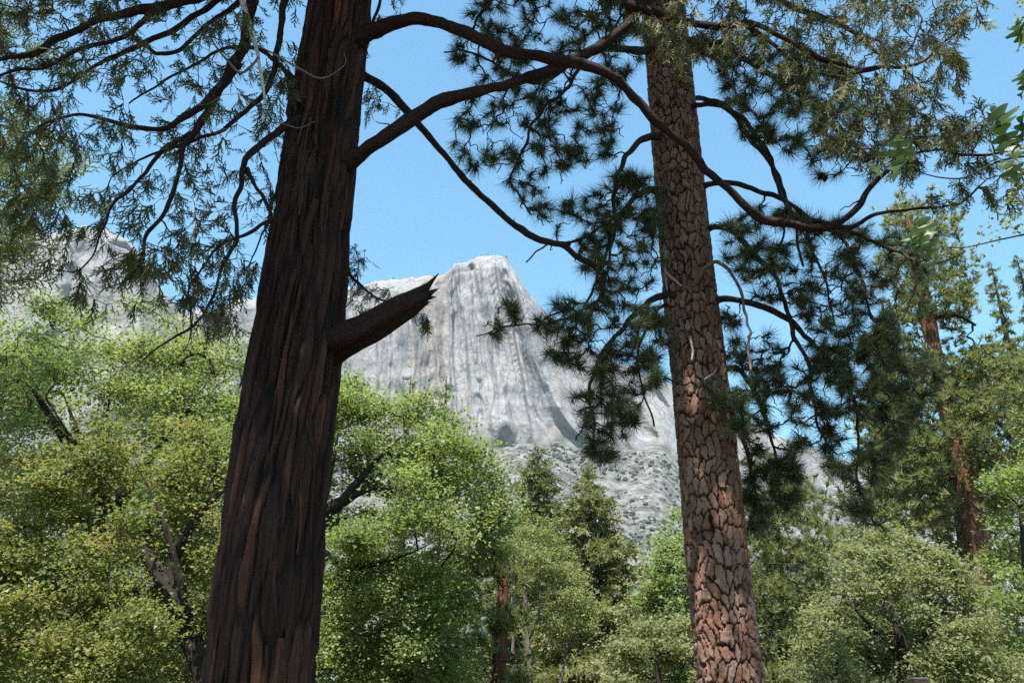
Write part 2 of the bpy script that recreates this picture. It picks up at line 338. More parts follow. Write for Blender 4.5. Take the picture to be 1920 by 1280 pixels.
def spray_kit(seed, n_side=8, L=1.0, w=0.016, droop=0.25, lo=28, hi=55, sub=4):
    """flat fern-like cedar spray, one unit long along +Z, spread in X"""
    r = np.random.default_rng(seed); V = []
    def strip(p, q, wd):
        d = unit(q - p); s = np.array([d[2], 0.3 * r.normal(), -d[0]]); s = unit(s) * wd
        V.append([p - s, p + s, q])
    for i in range(n_side):
        t = 0.08 + 0.86 * (i + r.random() * 0.5) / n_side; sg = 1 if i % 2 else -1
        p = np.array([0, droop * t * t * 0.3, t]); ang = math.radians(r.uniform(lo, hi)); ln = (0.55 - 0.35 * t) * r.uniform(0.7, 1.2)
        q = p + ln * np.array([sg * math.sin(ang), r.normal() * 0.12, math.cos(ang)])
        strip(p, q, w)
        for k in range(sub):
            u = 0.25 + 0.2 * k; pp = p + (q - p) * u; a2 = ang + (1 if k % 2 else -1) * math.radians(r.uniform(25, 45))
            l2 = ln * 0.38 * r.uniform(0.7, 1.2)
            strip(pp, pp + l2 * np.array([sg * math.sin(a2), r.normal() * 0.15, math.cos(a2)]), w * 0.9)
    strip(np.zeros(3), np.array([0, droop * .3, 1.0]), w * 1.1)
    V = np.array(V); n = len(V)
    return V.reshape(-1, 3), np.arange(3 * n).reshape(-1, 3), np.repeat(r.uniform(0, 1, n), 3)
def leaf_cloud(C, S, n, size, r, up=0.55, a0=None, tri=False):
    """folded leaf blades scattered round clump centres C with spreads S (per clump)"""
    m = len(C); idx = np.repeat(np.arange(m), n); tot = len(idx)
    G = r.normal(size=(tot, 3)); G *= (r.uniform(0.3, 1.0, tot) ** 0.5)[:, None] * 0.85
    P = C[idx] + G * S[idx]
    nrm = unit(r.normal(size=(tot, 3)) + np.array([0, -0.55, up * 2.6])); t = unit(np.cross(nrm, r.normal(size=(tot, 3)))); b = np.cross(nrm, t)
    L = size * r.uniform(0.6, 1.25, tot)[:, None]; w = L * r.uniform(0.32, 0.48, tot)[:, None]; fold = L * r.uniform(-0.12, 0.22, tot)[:, None]
    ca = (r.uniform(0, 1, m) if a0 is None else a0)[idx]
    a = np.clip(0.6 * ca + 0.4 * r.random(tot), 0, 1)
    if tri:
        V = np.stack([P + t * L * 0.62, P - t * L * 0.38 + b * w * 1.1, P - t * L * 0.30 - b * w * 1.1], 1).reshape(-1, 3)
        return V, np.arange(tot * 3).reshape(-1, 3), np.repeat(a, 3)
    V = np.stack([P - t * L * 0.5, P + b * w + nrm * fold, P + t * L * 0.5, P - b * w + nrm * fold], 1).reshape(-1, 3)
    k = np.arange(tot) * 4
    Fc = np.concatenate([np.stack([k, k + 1, k + 2], -1), np.stack([k, k + 2, k + 3], -1)])
    return V, Fc, np.repeat(a, 4)

def in_poly(x, y, poly):
    poly = np.asarray(poly, float); x2 = np.roll(poly[:, 0], -1); y2 = np.roll(poly[:, 1], -1); c = np.zeros(len(x), bool)
    for (xa, ya, xb, yb_) in zip(poly[:, 0], poly[:, 1], x2, y2):
        if ya == yb_: continue
        c ^= ((ya > y) != (yb_ > y)) & (x < (xb - xa) * (y - ya) / (yb_ - ya) + xa)
    return c
def edge_dist(x, y, poly):
    poly = np.asarray(poly, float); P = np.stack([x, y], -1); best = np.full(len(x), 1e9)
    for a, b in zip(poly, np.roll(poly, -1, axis=0)):
        d = b - a; t = np.clip(((P - a) @ d) / max(d @ d, 1e-9), 0, 1); best = np.minimum(best, np.linalg.norm(P - a - t[:, None] * d, axis=1))
    return best
def fill(poly, n, Y, half, r, rim=None, zmin=0.4):
    """points through the volume of a crown whose outline, seen from here, is poly; thickness swells inwards"""
    poly = np.asarray(poly, float); lo, hi = poly.min(0), poly.max(0); xs, ys = [], []
    got = 0
    while got < n:
        x = r.uniform(lo[0], hi[0], n * 3); y = r.uniform(lo[1], hi[1], n * 3); k = in_poly(x, y, poly); xs.append(x[k]); ys.append(y[k]); got += k.sum()
    x = np.concatenate(xs)[:n]; y = np.concatenate(ys)[:n]; e = np.clip(edge_dist(x, y, poly) / (rim or 0.35 * min(hi - lo)), 0.03, 1)
    h = half * np.sqrt(1 - (1 - e) ** 2)
    P = at(x, y, Y + r.uniform(-1, 1, n) * h)
    return P[P[:, 2] > zmin]

class Grow:
    """joins target points to a skeleton, nearest first, with curved twigs that branch off one another"""
    def __init__(s, r): s.r = r; s.N = []; s.Pid = []; s.D = []; s.paths = []; s.par = []
    def skeleton(s, P):
        P = np.asarray(P)[:, :3]; d = np.gradient(P, axis=0)
        s.N.extend(P); s.Pid.extend([-1] * len(P)); s.D.extend(unit(d))
    def run(s, T, K=7, above=0.0, below=0.0, sag=0.0, wob=0.07, endup=0.0, follow=0.3, maxlen=9.0):
        r = s.r; T = np.asarray(T); Nn = np.array(s.N)
        d0 = np.array([np.min(np.linalg.norm(Nn - t, axis=1)) for t in T]); order = np.argsort(d0)
        cap = len(s.N) + len(T) * (K - 1); A = np.zeros((cap, 3)); A[:len(s.N)] = Nn; cnt = len(s.N)
        Dd = np.zeros((cap, 3)); Dd[:cnt] = np.array(s.D); pid = np.full(cap, -1); pid[:cnt] = s.Pid
        tt = np.linspace(0, 1, K)[:, None]
        ends = []
        for i in order:
            t = T[i]; v = t - A[:cnt]; c = np.linalg.norm(v, axis=1)
            if above: c = c + above * np.maximum(0, v[:, 2])          # wants to hang below its parent
            if below: c = c + below * np.maximum(0, -v[:, 2])         # wants to rise above its parent
            j = int(np.argmin(c)); p0 = A[j]; L = np.linalg.norm(t - p0)
            if L > maxlen or L < 1e-3: continue
            dr = unit(t - p0); pd = Dd[j]
            if pd @ dr < 0: pd = -pd * 0.2
            p1 = p0 + L * 0.4 * unit(dr * (1 - follow) + pd * follow + r.normal(size=3) * 0.25)
            ed = unit(dr + np.array([0, 0, endup]) + r.normal(size=3) * 0.35)
            p2 = t - ed * L * 0.35 - np.array([0, 0, sag * L])
            B = (1 - tt) ** 3 * p0 + 3 * (1 - tt) ** 2 * tt * p1 + 3 * (1 - tt) * tt ** 2 * p2 + tt ** 3 * t
            ph = r.uniform(0, 6.283, 3); fr = r.uniform(1.0, 2.2)
            B = B + wob * L * np.sin(tt * math.pi) * np.sin(tt * 6.283 * fr + ph)
            me = len(s.paths); s.paths.append(B); s.par.append(pid[j]); ends.append(i)
            A[cnt:cnt + K - 1] = B[1:]; Dd[cnt:cnt + K - 1] = unit(np.diff(B, axis=0)); pid[cnt:cnt + K - 1] = me; cnt += K - 1
        s.N = list(A[:cnt]); s.D = list(Dd[:cnt]); s.Pid = list(pid[:cnt])
        return np.array(ends, int)
    def mesh(s, rt, pw=0.42, n=5, rmax=0.05):
        P = np.array(s.paths); w = np.ones(len(P))
        for i in range(len(P) - 1, -1, -1):
            if s.par[i] >= 0: w[s.par[i]] += w[i]
        r0 = np.minimum(rt * w ** pw, rmax); K = P.shape[1]; t = np.linspace(0, 1, K)[None, :]
        return tubes(P, r0[:, None] * (1 - t) + rt * 0.7 * t, n)
    def tips(s):
        P = np.array(s.paths); return P[:, -1], unit(P[:, -1] - P[:, -2])

def limb(ctrl, n=40):
    """ctrl rows (px, py, Y, width px) -> smooth world polyline and radii"""
    c = np.asarray(ctrl, float); p = at(c[:, 0], c[:, 1], c[:, 2]); r = 0.5 * c[:, 3] * cam_depth(p) / F
    q = catmull(np.column_stack([p, r]), n); return q[:, :3], np.maximum(q[:, 3], 0.002)
def rough_tube(P, R, n, amp, seed, along=0.4, around=2.5):
    """one limb with knobbly, furrowed bark"""
    V, fs = tubes(P[None], R[None], n); K = len(P); V = V.reshape(K, n, 3); c = P[:, None, :]
    s = np.concatenate([[0], np.cumsum(np.linalg.norm(np.diff(P, axis=0), axis=1))])[:, None]
    th = np.arange(n)[None, :] * 2 * math.pi / n
    h = fbm(np.cos(th) * around + 0 * s, np.sin(th) * around + 0 * s, s / along, seed, 4) * 2 * amp + 0.10 * vnoise(s * 2.2, 0 * s, 0, seed + 5) + 0 * th
    V = c + (V - c) * (1 + h)[..., None]
    return V.reshape(-1, 3), fs

# ------------------------------------------------------------------ big trunks with bark in relief
def relief_trunk(root, ctrl, ntheta, dz, ztop, zfine, mat, mode, piece, seed, cellw, cellh, depth, keep=300, knots=()):
    """ctrl rows (px, py, Y, width px) bottom to top; returns the centre line"""
    c = np.asarray(ctrl, float); p = at(c[:, 0], c[:, 1], c[:, 2]); rad = 0.5 * c[:, 3] * cam_depth(p) / F
    zs = np.concatenate([np.arange(-0.3, zfine, dz), np.linspace(zfine, ztop, 40)[1:]])
    zc = p[:, 2]
    def ext(a):
        e = np.interp(zs, zc, a); lo = zs < zc[0]; hi = zs > zc[-1]
        s0 = (a[1] - a[0]) / (zc[1] - zc[0]); s1 = (a[-1] - a[-3]) / (zc[-1] - zc[-3])
        e[lo] = a[0] + s0 * (zs[lo] - zc[0]); e[hi] = a[-1] + s1 * (zs[hi] - zc[-1]); return e
    cx, cy = ext(p[:, 0]), ext(p[:, 1]); R = ext(rad)
    k = 25; ker = np.hanning(2 * k + 1); ker /= ker.sum()
    sm = lambda a: np.convolve(np.concatenate([2 * a[0] - a[k:0:-1], a, 2 * a[-1] - a[-2:-k - 2:-1]]), ker, 'valid')
    nf = np.sum(zs < zfine); cx[:nf], cy[:nf], R[:nf] = sm(cx[:nf]), sm(cy[:nf]), sm(R[:nf])
    R = np.maximum(R, 0.04); R = R * (1 + 0.35 * np.exp(-np.maximum(zs, 0) / 0.45))
    th = np.arange(ntheta) * 2 * math.pi / ntheta; th = th - 0.5 * np.sin(th - 1.5 * math.pi)      # finer on the side in view
    T, Z = np.meshgrid(th, zs); Rm = R[:, None] + 0 * T
    Rref = float(np.interp(3.0, zs, R)); nxc = max(6, int(round(2 * math.pi * Rref / cellw)))
    ct, st = np.cos(T) * Rref, np.sin(T) * Rref
    if mode == 'strip':
        wx = fbm(ct * 3, st * 3, Z * 0.8, seed, 3) * 1.5 + fbm(ct * 14, st * 14, Z * 2.2, seed + 4, 3) * 0.5; wz = fbm(ct * 3, st * 3, Z * 1.2, seed + 50, 3) * 0.8
        gxx = T / (2 * math.pi) * nxc + wx - 0.10 * Z / cellw * 0.5; gz = Z / cellh + wz
    else:
        wx = fbm(ct * 6, st * 6, Z * 4, seed, 3) * 1.3 + fbm(ct * 24, st * 24, Z * 12, seed + 2, 3) * 0.38; wz = fbm(ct * 6, st * 6, Z * 4, seed + 50, 3) * 0.9 + fbm(ct * 24, st * 24, Z * 14, seed + 52, 3) * 0.3
        gxx = T / (2 * math.pi) * nxc + wx; gz = Z / cellh + wz
    bx, bz = np.floor(gxx).astype(int), np.floor(gz).astype(int)
    F1 = np.full(T.shape, 9.0); F2 = F1.copy(); cid = np.zeros(T.shape, int)
    for a in (-1, 0, 1):
        for b in (-1, 0, 1):
            qx, qz = bx + a, bz + b; wxm = np.mod(qx, nxc)
            fx = qx + 0.15 + 0.7 * hash3(wxm, qz, 0 * qz, seed); fz = qz + 0.15 + 0.7 * hash3(wxm, qz, 0 * qz + 1, seed)
            d = np.hypot(gxx - fx, gz - fz); ids = (qz + 500) * 1000 + wxm
            m1 = d < F1; F2 = np.where(m1, F1, np.minimum(F2, d)); cid = np.where(m1, ids, cid); F1 = np.where(m1, d, F1)
    e = F2 - F1
    crnd = hash3(cid, 0 * cid, 0 * cid, seed + 3)
    fade = np.clip((zfine + 0.5 - Z) / 1.5, 0.3, 1)
    if mode == 'strip':
        pl = np.clip(e / 0.42, 0, 1); pl = pl * pl * (3 - 2 * pl)
        fib = 1 - np.abs(fbm(ct * 26, st * 26, Z * 1.1, seed + 7, 4)) * 3.2
        fine = fbm(ct * 70, st * 70, Z * 2.4, seed + 8, 3)
        broad = fbm(ct * 4.5, st * 4.5, Z * 0.35, seed + 9, 3)
        h = depth * ((0.45 + 0.85 * crnd) * pl + 0.62 * fib + 0.45 * fine + 2.0 * broad - 0.4)
        plate = np.clip(pl * 0.75 + 0.45 * np.clip(fib, -0.3, 1), 0, 1)
    else:
        pl = np.clip((e - 0.04) / 0.13, 0, 1); pl = pl * pl * (3 - 2 * pl)
        flake = np.floor(3 * (fbm(ct * 22, st * 22, Z * 12, seed + 7, 3) + 0.5)) / 3
        fine = fbm(ct * 60, st * 60, Z * 40, seed + 8, 3)
        h = depth * ((0.8 + 0.35 * crnd) * pl + 0.40 * flake * pl + 0.28 * fine - 0.5)
        plate = np.clip(pl * 1.1 - 0.05 + 0.12 * fine, 0, 1)
    for (kx, ky, ks) in knots:
        kp = at(kx, ky, c[0, 2]); kz = kp[2]; iz = int(np.argmin(np.abs(zs - kz))); off = np.clip((kp[0] - cx[iz]) / R[iz], -0.95, 0.95)
        kt = 2 * math.pi - math.acos(off)          # facing the camera
        dd = np.hypot((np.mod(T - kt + math.pi, 2 * math.pi) - math.pi) * Rref, (Z - kz) * 0.7) / ks
        h = h + 0.014 * np.exp(-(dd - 0.9) ** 2 / 0.15) - 0.016 * np.exp(-dd ** 2 / 0.25)
    Rr = Rm + h * fade
    V = np.stack([cx[:, None] + Rr * np.cos(T), cy[:, None] + Rr * np.sin(T), Z], -1)
    nz, nth = T.shape; i, j = np.meshgrid(np.arange(nz - 1), np.arange(nth), indexing='ij'); j2 = (j + 1) % nth
    Q = np.stack([i * nth + j, i * nth + j2, (i + 1) * nth + j2, (i + 1) * nth + j], -1).reshape(-1, 4)
    Vf = V.reshape(-1, 3); cf = cid.ravel(); pf = plate.ravel(); hf = pl.ravel()
    same = (cf[Q] == cf[Q[:, :1]]).all(1) & (hf[Q].min(1) > 0.12); fc = np.where(same, cf[Q[:, 0]], -1)
    cen = Vf[Q].mean(1); qx, qy = project(cen); nrm = unit(cen - np.stack([np.interp(cen[:, 2], zs, cx), np.interp(cen[:, 2], zs, cy), cen[:, 2]], -1))
    face = np.einsum('ij,ij->i', nrm, unit(EYE - cen)); vis = (qx > -20) & (qx < 1940) & (qy > -20) & (qy < 1300) & (face > 0.05)
    wgt = np.where(vis & (fc >= 0), face / cam_depth(cen) ** 2, 0); u, inv = np.unique(fc, return_inverse=True); sc = np.bincount(inv, wgt); sc[u < 0] = 0
    top = u[np.argsort(-sc)[:keep]]; top = top[sc[np.searchsorted(u, top)] > 0]
    ispiece = np.isin(fc, top)
    tr = None
    def sub(faces, name, parent):
        ids, inv_ = np.unique(faces, return_inverse=True)
        return build(name, Vf[ids], [inv_.reshape(-1, 4)], mat, parent, {'plate': pf[ids], 'rnd': crnd.ravel()[ids]})
    tr = sub(Q[~ispiece], 'trunk', root); tr['_o'] = root['_o']
    order = np.argsort(fc[ispiece], kind='stable'); qs = Q[ispiece][order]; fs = fc[ispiece][order]
    cuts = np.flatnonzero(np.diff(fs)) + 1
    for part in np.split(qs, cuts): sub(part, piece, tr)
    return np.stack([cx, cy, zs], -1), R

# ================================================================== INCENSE CEDAR (left foreground)
CY = 6.5
cb = at(487, 1280, CY)
cedar = thing('cedar_tree', 'big cedar trunk with shaggy red-brown bark and a broken branch stub', 'tree', (float(cb[0]) - 0.07, CY, 0))
cctrl = [(487, 1280, CY, 190), (515, 1000, CY, 181), (536, 820, CY, 172), (560, 640, CY, 160), (588, 400, CY, 134), (611, 200, CY, 122), (638, 0, CY, 106), (650, -100, CY, 98)]
cknots = [(505, 885, 0.03), (478, 998, 0.03), (520, 1010, 0.035), (600, 590, 0.07), (565, 705, 0.03)]
cline, crad = relief_trunk(cedar, cctrl, 170, 0.019, 19.0, 9.2, M['cedar_bark'], 'strip', 'bark_strip', 31, 0.085, 0.95, 0.026, 300, cknots)

# frayed ribbons of bark lifting off the trunk
rb = np.random.default_rng(44)
for i in range(46):
    z0 = rb.uniform(1.7, 8.0); a = math.radians(rb.uniform(182, 358)); L = rb.uniform(0.25, 0.9); w = rb.uniform(0.010, 0.028); zz = np.linspace(z0, z0 - L, 9); lift = rb.uniform(0.015, 0.05); tw_ = rb.uniform(-0.25, 0.25); V = []
    for k, z in enumerate(zz):
        u = k / 8; j = int(np.argmin(np.abs(cline[:, 2] - z))); c = cline[j]; rr = crad[j] + 0.012 + lift * u ** 2.5; aa = a + tw_ * u * L + 0.03 * math.sin(u * 5 + i); wd = w * (1 - 0.75 * u ** 3) / rr * (1 + 0.25 * rb.normal())
        for sgn, dr in ((-1, -0.004), (0, 0.008), (1, -0.004)): V.append((c[0] + (rr + dr) * math.cos(aa + sgn * wd), c[1] + (rr + dr) * math.sin(aa + sgn * wd), z))
    q = np.array([(3 * k + j, 3 * k + j + 1, 3 * k + j + 4, 3 * k + j + 3) for k in range(8) for j in range(2)])
    build('loose_bark', np.array(V), [q], M['cedar_bark'], cedar, {'plate': np.full(27, 0.9), 'rnd': np.full(27, rb.uniform(0.5, 1.0))})

# broken branch stub with a splintered end
P, R = limb([(560, 678, 6.75, 110), (600, 656, 6.52, 78), (632, 640, 6.36, 58), (660, 628, 6.24, 50), (695, 613, 6.12, 47), (732, 590, 6.05, 46), (765, 570, 6.0, 42), (796, 552, 5.97, 32)], 70)
V, fs = rough_tube(P, R, 40, 0.30, 71, 1.0, 5.0); V = V.reshape(70, 40, 3)
jag = 0.10 * (fbm(np.arange(40) * 0.45, np.zeros(40), 0, 4, 3)); ax = unit(P[-1] - P[-2])
for i in range(60, 70): V[i] += ((i - 59) / 10.0) ** 2 * jag[:, None] * ax
stub = Bag(); stub.add(V.reshape(-1, 3), [fs[0]], 0.5)
cap = np.vstack([V[-1], P[-1][None] - ax * 0.05]); kk = np.arange(40); stub.add(cap, [np.stack([kk, (kk + 1) % 40, np.full(40, 40)], -1)], 0.8)
st_o = stub.build('branch_stub', M['cedar_limb'], cedar); st_o['label'] = 'thick broken branch stub ending in splinters'; st_o['_o'] = cedar['_o']
spl = Bag()
for (a, b, w) in (((794, 546), (823, 512), 18), ((800, 552), (822, 541), 16), ((798, 560), (818, 556), 13), ((792, 566), (808, 566), 10), ((780, 545), (800, 531), 12)):
    p, r = limb([(a[0] - 14, a[1] + 8, 5.97, w), (a[0], a[1], 5.97, w * 0.9), ((a[0] + b[0]) / 2, (a[1] + b[1]) / 2, 5.95, w * 0.5), (b[0], b[1], 5.95, 1.2)], 10)
    v, f = rough_tube(p, r, 7, 0.25, int(a[0])); spl.add(v, f, 0.5)
spl.build('splinter', M['cedar_limb'], st_o)

# live limbs, traced
CL = {
 'arch': [(640, 90, 6.45, 44), (690, 62, 6.35, 44), (740, 45, 6.2, 38), (800, 40, 6.1, 36), (860, 58, 6.0, 34), (930, 88, 5.95, 34), (1010, 106, 5.95, 32), (1070, 116, 5.95, 34), (1135, 132, 6.0, 30), (1180, 165, 6.1, 26), (1240, 235, 6.25, 26), (1300, 290, 6.4, 25), (1350, 335, 6.5, 24), (1400, 388, 6.55, 24), (1460, 415, 6.6, 25), (1530, 428, 6.6, 26), (1580, 415, 6.55, 21), (1610, 385, 6.5, 18), (1640, 345, 6.45, 15), (1690, 300, 6.4, 9), (1760, 282, 6.3, 8), (1840, 292, 6.2, 7), (1960, 275, 6.1, 4)],
 'rising': [(620, 310, 6.4, 52), (665, 296, 6.3, 42), (720, 258, 6.15, 40), (780, 218, 6.1, 38), (840, 186, 6.1, 37), (910, 168, 6.15, 34), (980, 148, 6.2, 33), (1040, 128, 6.25, 32), (1100, 100, 6.3, 32), (1150, 68, 6.35, 30), (1195, 20, 6.4, 28), (1240, -40, 6.45, 24), (1300, -140, 6.5, 14)],
 'falling': [(640, 130, 6.6, 30), (685, 148, 6.75, 24), (730, 178, 6.9, 22), (775, 222, 7.0, 20), (830, 290, 7.1, 19), (880, 345, 7.1, 19), (930, 390, 7.15, 20), (970, 425, 7.2, 20), (1010, 447, 7.2, 18), (1060, 460, 7.2, 17), (1090, 480, 7.2, 16), (1120, 497, 7.2, 12)],
 'upper_right': [(1180, 10, 6.38, 24), (1240, 28, 6.3, 22), (1300, 42, 6.2, 20), (1360, 50, 6.1, 18), (1400, 42, 6.05, 17), (1440, 60, 6.0, 15), (1500, 95, 5.95, 14), (1560, 122, 5.9, 12), (1630, 128, 5.9, 10), (1720, 118, 5.85, 8), (1800, 60, 5.8, 4)],
 'right_fork': [(1400, 45, 6.05, 14), (1450, 85, 6.2, 12), (1500, 120, 6.3, 11), (1560, 138, 6.4, 10), (1640, 130, 6.4, 9), (1700, 95, 6.4, 7), (1730, 40, 6.4, 5)],
 'right_low': [(1560, 425, 6.6, 16), (1600, 424, 6.5, 13), (1640, 400, 6.4, 11), (1700, 395, 6.35, 9), (1770, 388, 6.3, 7), (1820, 365, 6.25, 6), (1850, 335, 6.2, 4), (1900, 330, 6.2, 3)],
 'left_top': [(640, -70, 6.5, 46), (560, -50, 6.3, 40), (470, -28, 6.1, 32), (390, -8, 6.0, 28), (330, 3, 5.9, 26), (270, 20, 5.8, 24), (190, 36, 5.75, 21), (120, 68, 5.7, 19), (60, 98, 5.65, 16), (0, 110, 5.6, 13), (-120, 150, 5.5, 8)],
 'left_second': [(300, 10, 5.85, 15), (260, 40, 5.75, 14), (215, 75, 5.65, 13), (150, 98, 5.6, 12), (90, 124, 5.55, 10), (30, 130, 5.5, 9), (-60, 165, 5.4, 5)],
 'left_third': [(600, -60, 6.5, 24), (450, -20, 6.4, 20), (380, 18, 6.35, 16), (320, 60, 6.3, 15), (270, 82, 6.3, 14), (200, 115, 6.25, 12), (140, 148, 6.2, 10), (80, 166, 6.1, 8), (20, 158, 6.0, 6), (-60, 120, 5.9, 4)],
 'left_curl': [(470, -30, 6.4, 18), (440, 10, 6.4, 14), (390, 50, 6.35, 12), (340, 88, 6.3, 12), (295, 97, 6.25, 12), (270, 80, 6.25, 10), (243, 64, 6.2, 7)],
 'left_main': [(640, -50, 6.5, 48), (560, -60, 6.35, 42), (500, -40, 6.2, 36), (472, 10, 6.1, 30), (458, 75, 6.0, 28), (440, 120, 5.95, 26), (405, 172, 5.9, 22), (370, 205, 5.85, 19), (325, 232, 5.8, 15), (280, 238, 5.75, 13), (225, 230, 5.7, 11), (150, 218, 5.6, 8), (80, 232, 5.5, 5)],
 'left_fall': [(440, 118, 5.95, 24), (410, 175, 5.9, 23), (375, 230, 5.85, 20), (348, 275, 5.8, 15), (332, 330, 5.75, 12), (310, 390, 5.7, 11), (272, 440, 5.65, 10), (262, 490, 5.6, 7), (235, 525, 5.55, 5), (190, 543, 5.5, 3)],
 'left_low': [(360, 250, 5.85, 13), (315, 275, 5.8, 12), (280, 310, 5.75, 11), (245, 355, 5.7, 9), (212, 392, 5.65, 8), (198, 430, 5.6, 6), (150, 500, 5.5, 4), (105, 505, 5.45, 3)],
 'left_inner': [(640, -20, 6.4, 30), (580, -35, 6.35, 26), (540, -10, 6.3, 20), (530, 30, 6.25, 18), (520, 85, 6.2, 16), (500, 150, 6.15, 14), (470, 200, 6.1, 12), (420, 240, 6.05, 11), (360, 265, 6.0, 9), (290, 290, 5.95, 7), (210, 330, 5.9, 4)],
 'left_bent': [(590, 215, 6.35, 34), (545, 235, 6.15, 22), (505, 258, 6.05, 19), (472, 288, 6.0, 17), (460, 315, 5.95, 16), (452, 345, 5.95, 12), (440, 372, 5.95, 12), (442, 420, 5.95, 10), (440, 450, 5.9, 10), (415, 500, 5.85, 9), (395, 560, 5.8, 8), (376, 600, 5.75, 7), (330, 630, 5.7, 6), (285, 665, 5.65, 4), (262, 690, 5.6, 2)],
 'left_hook': [(462, 318, 5.95, 12), (478, 345, 5.9, 11), (498, 375, 5.85, 10), (508, 405, 5.85, 9), (485, 425, 5.8, 9), (440, 445, 5.75, 8), (405, 470, 5.7, 8), (380, 510, 5.65, 6), (358, 545, 5.6, 5), (355, 610, 5.55, 4), (350, 650, 5.5, 3), (310, 692, 5.5, 2)],
 'behind_left': [(560, 160, 6.8, 16), (500, 100, 7.0, 12), (430, 90, 7.1, 9), (350, 130, 7.2, 7), (240, 190, 7.3, 4)],
 'behind_low': [(560, 260, 6.8, 16), (535, 300, 7.0, 10), (520, 350, 7.1, 8), (500, 420, 7.2, 6), (470, 500, 7.2, 4)],
 'stub_spray': [(645, 470, 6.9, 10), (655, 510, 7.0, 9), (690, 545, 7.0, 7), (725, 565, 6.95, 5), (755, 572, 6.9, 3)],
 'small_right': [(670, 90, 6.7, 14), (690, 60, 6.8, 11), (708, 20, 6.8, 9), (720, -40, 6.8, 8)],
}
g_left = Grow(np.random.default_rng(11)); g_right = Grow(np.random.default_rng(12)); g_mid = Grow(np.random.default_rng(13)); g_up = Grow(np.random.default_rng(14))
for nm, c in CL.items():
    n = 26 + 6 * len(c); P, R = limb(c, n); R = R * (0.61 if nm in ('arch', 'rising', 'falling', 'upper_right', 'right_fork', 'right_low') else 0.67) * (1 + 0.6 * np.exp(-np.arange(n) / 3.0))
    big = c[0][3] > 20
    jit = np.random.default_rng(len(nm) * 7 + len(c)).normal(size=3) * 9
    s = np.linspace(0, 1, n)[:, None]; sl_ = np.linspace(0, np.linalg.norm(np.diff(P, axis=0), axis=1).sum(), n); P = P + np.stack([fbm(sl_ * 2.6, 0 * sl_, 0.0, int(abs(jit[0]) * 10) + 60 + q_, 3) for q_ in (0, 7, 14)], -1) * 0.045 * np.minimum(1, 6 * s)
    v, f = rough_tube(P, R, 14 if big else 8, 0.30, 100 + len(c) * 3, 0.22, 2.4)
    lo_ = build('limb', v, f, M['cedar_limb'], cedar); lo_['_o'] = cedar['_o']
    if nm in ('arch', 'rising', 'falling'):
        rs = np.random.default_rng(len(nm))
        for q_ in range(9):                                             # short snapped side twigs
            j = rs.integers(8, n - 4); d_ = unit(rs.normal(size=3)); tt_ = np.linspace(0, 1, 6)[:, None]; Lq = rs.uniform(0.05, 0.28)
            tp_ = P[j] + d_ * (R[j] * 0.6 + Lq * tt_) + rs.normal(size=(6, 3)) * 0.012 * tt_; v, f = tubes(tp_[None], (0.009 * (1 - 0.6 * tt_[:, 0]))[None], 5); build('snapped_twig', v, f, M['cedar_limb'], lo_)
    (g_left if nm.startswith(('left', 'behind')) else g_right if nm in ('upper_right', 'right_fork', 'right_low') else g_mid if nm in ('stub_spray', 'small_right', 'falling') else Grow(rng)).skeleton(P[int(n * 0.25):])
    if nm == 'arch': g_right.skeleton(P[int(n * 0.72):])
    if nm == 'rising': g_right.skeleton(P[int(n * 0.86):])
# dead, bleached branch hanging down
for c in ([(440, -60, 5.7, 16), (455, 0, 5.65, 14), (466, 42, 5.6, 12), (480, 88, 5.55, 10), (486, 120, 5.5, 8), (494, 165, 5.5, 7), (497, 200, 5.5, 6.5), (494, 228, 5.5, 5)],
          [(480, 84, 5.55, 4), (520, 105, 5.5, 4), (560, 128, 5.4, 4), (600, 147, 5.35, 3.5), (630, 135, 5.35, 2), (648, 118, 5.35, 1.6), (645, 100, 5.35, 1)],
          [(485, 108, 5.5, 7), (470, 125, 5.5, 6.5), (450, 136, 5.55, 6), (425, 112, 5.6, 5), (400, 80, 5.65, 4), (388, 45, 5.7, 3)],
          [(494, 228, 5.5, 3), (530, 232, 5.45, 2.5), (560, 240, 5.4, 2.3), (590, 228, 5.4, 1.5)]):
    P, R = limb(c, 40); v, f = rough_tube(P, R * 0.75, 9, 0.32, 5 + len(c), 0.10)
    o = build('dead_branch', v, f, M['dead_wood'] if len(c) == 8 else M['dead_grey'], cedar); o['label'] = 'bleached bare dead branch'

sk = [spray_kit(s, 6, w=0.036, lo=16, hi=38) for s in (1, 2, 3, 4)]
def cedar_foliage(g, targets, run, per, size, bag, twig, r, droop=0.95, rt=0.0026):
    if len(targets) == 0: return
    g.run(targets, **run)
    v, f = g.mesh(rt, 0.42, 4, 0.012); twig.add(v, f, 0.5)
    P = np.array(g.paths); K = P.shape[1]
    for k in range(per):
        j = r.integers(2, K, len(P)) if k else np.full(len(P), K - 1)
        p = P[np.arange(len(P)), j]; d = unit(P[np.arange(len(P)), j] - P[np.arange(len(P)), j - 1])
        d = d * 0.6 + r.normal(size=p.shape) * 0.38 + np.array([0, 0, -droop])
        for q in range(4):
            m = np.arange(len(p)) % 4 == q
            V, Fc, A = stamp(sk[q], p[m], d[m], size * r.uniform(0.6, 1.25, m.sum()), r); bag.add(V, [Fc], A)
r = np.random.default_rng(21)
bag = Bag(); twig = Bag()
PL = [(-160, -60), (575, -60), (560, 60), (548, 210), (520, 330), (500, 440), (462, 560), (455, 640), (400, 640), (330, 560), (250, 590), (150, 560), (80, 470), (-40, 320), (-160, 300)]
T = fill(PL, 500, 6.2, 1.3, r, rim=160)
cedar_foliage(g_left, T, dict(K=8, sag=0.06, wob=0.05, endup=-0.5, follow=0.45, maxlen=1.6), 5, 0.17, bag, twig, r)
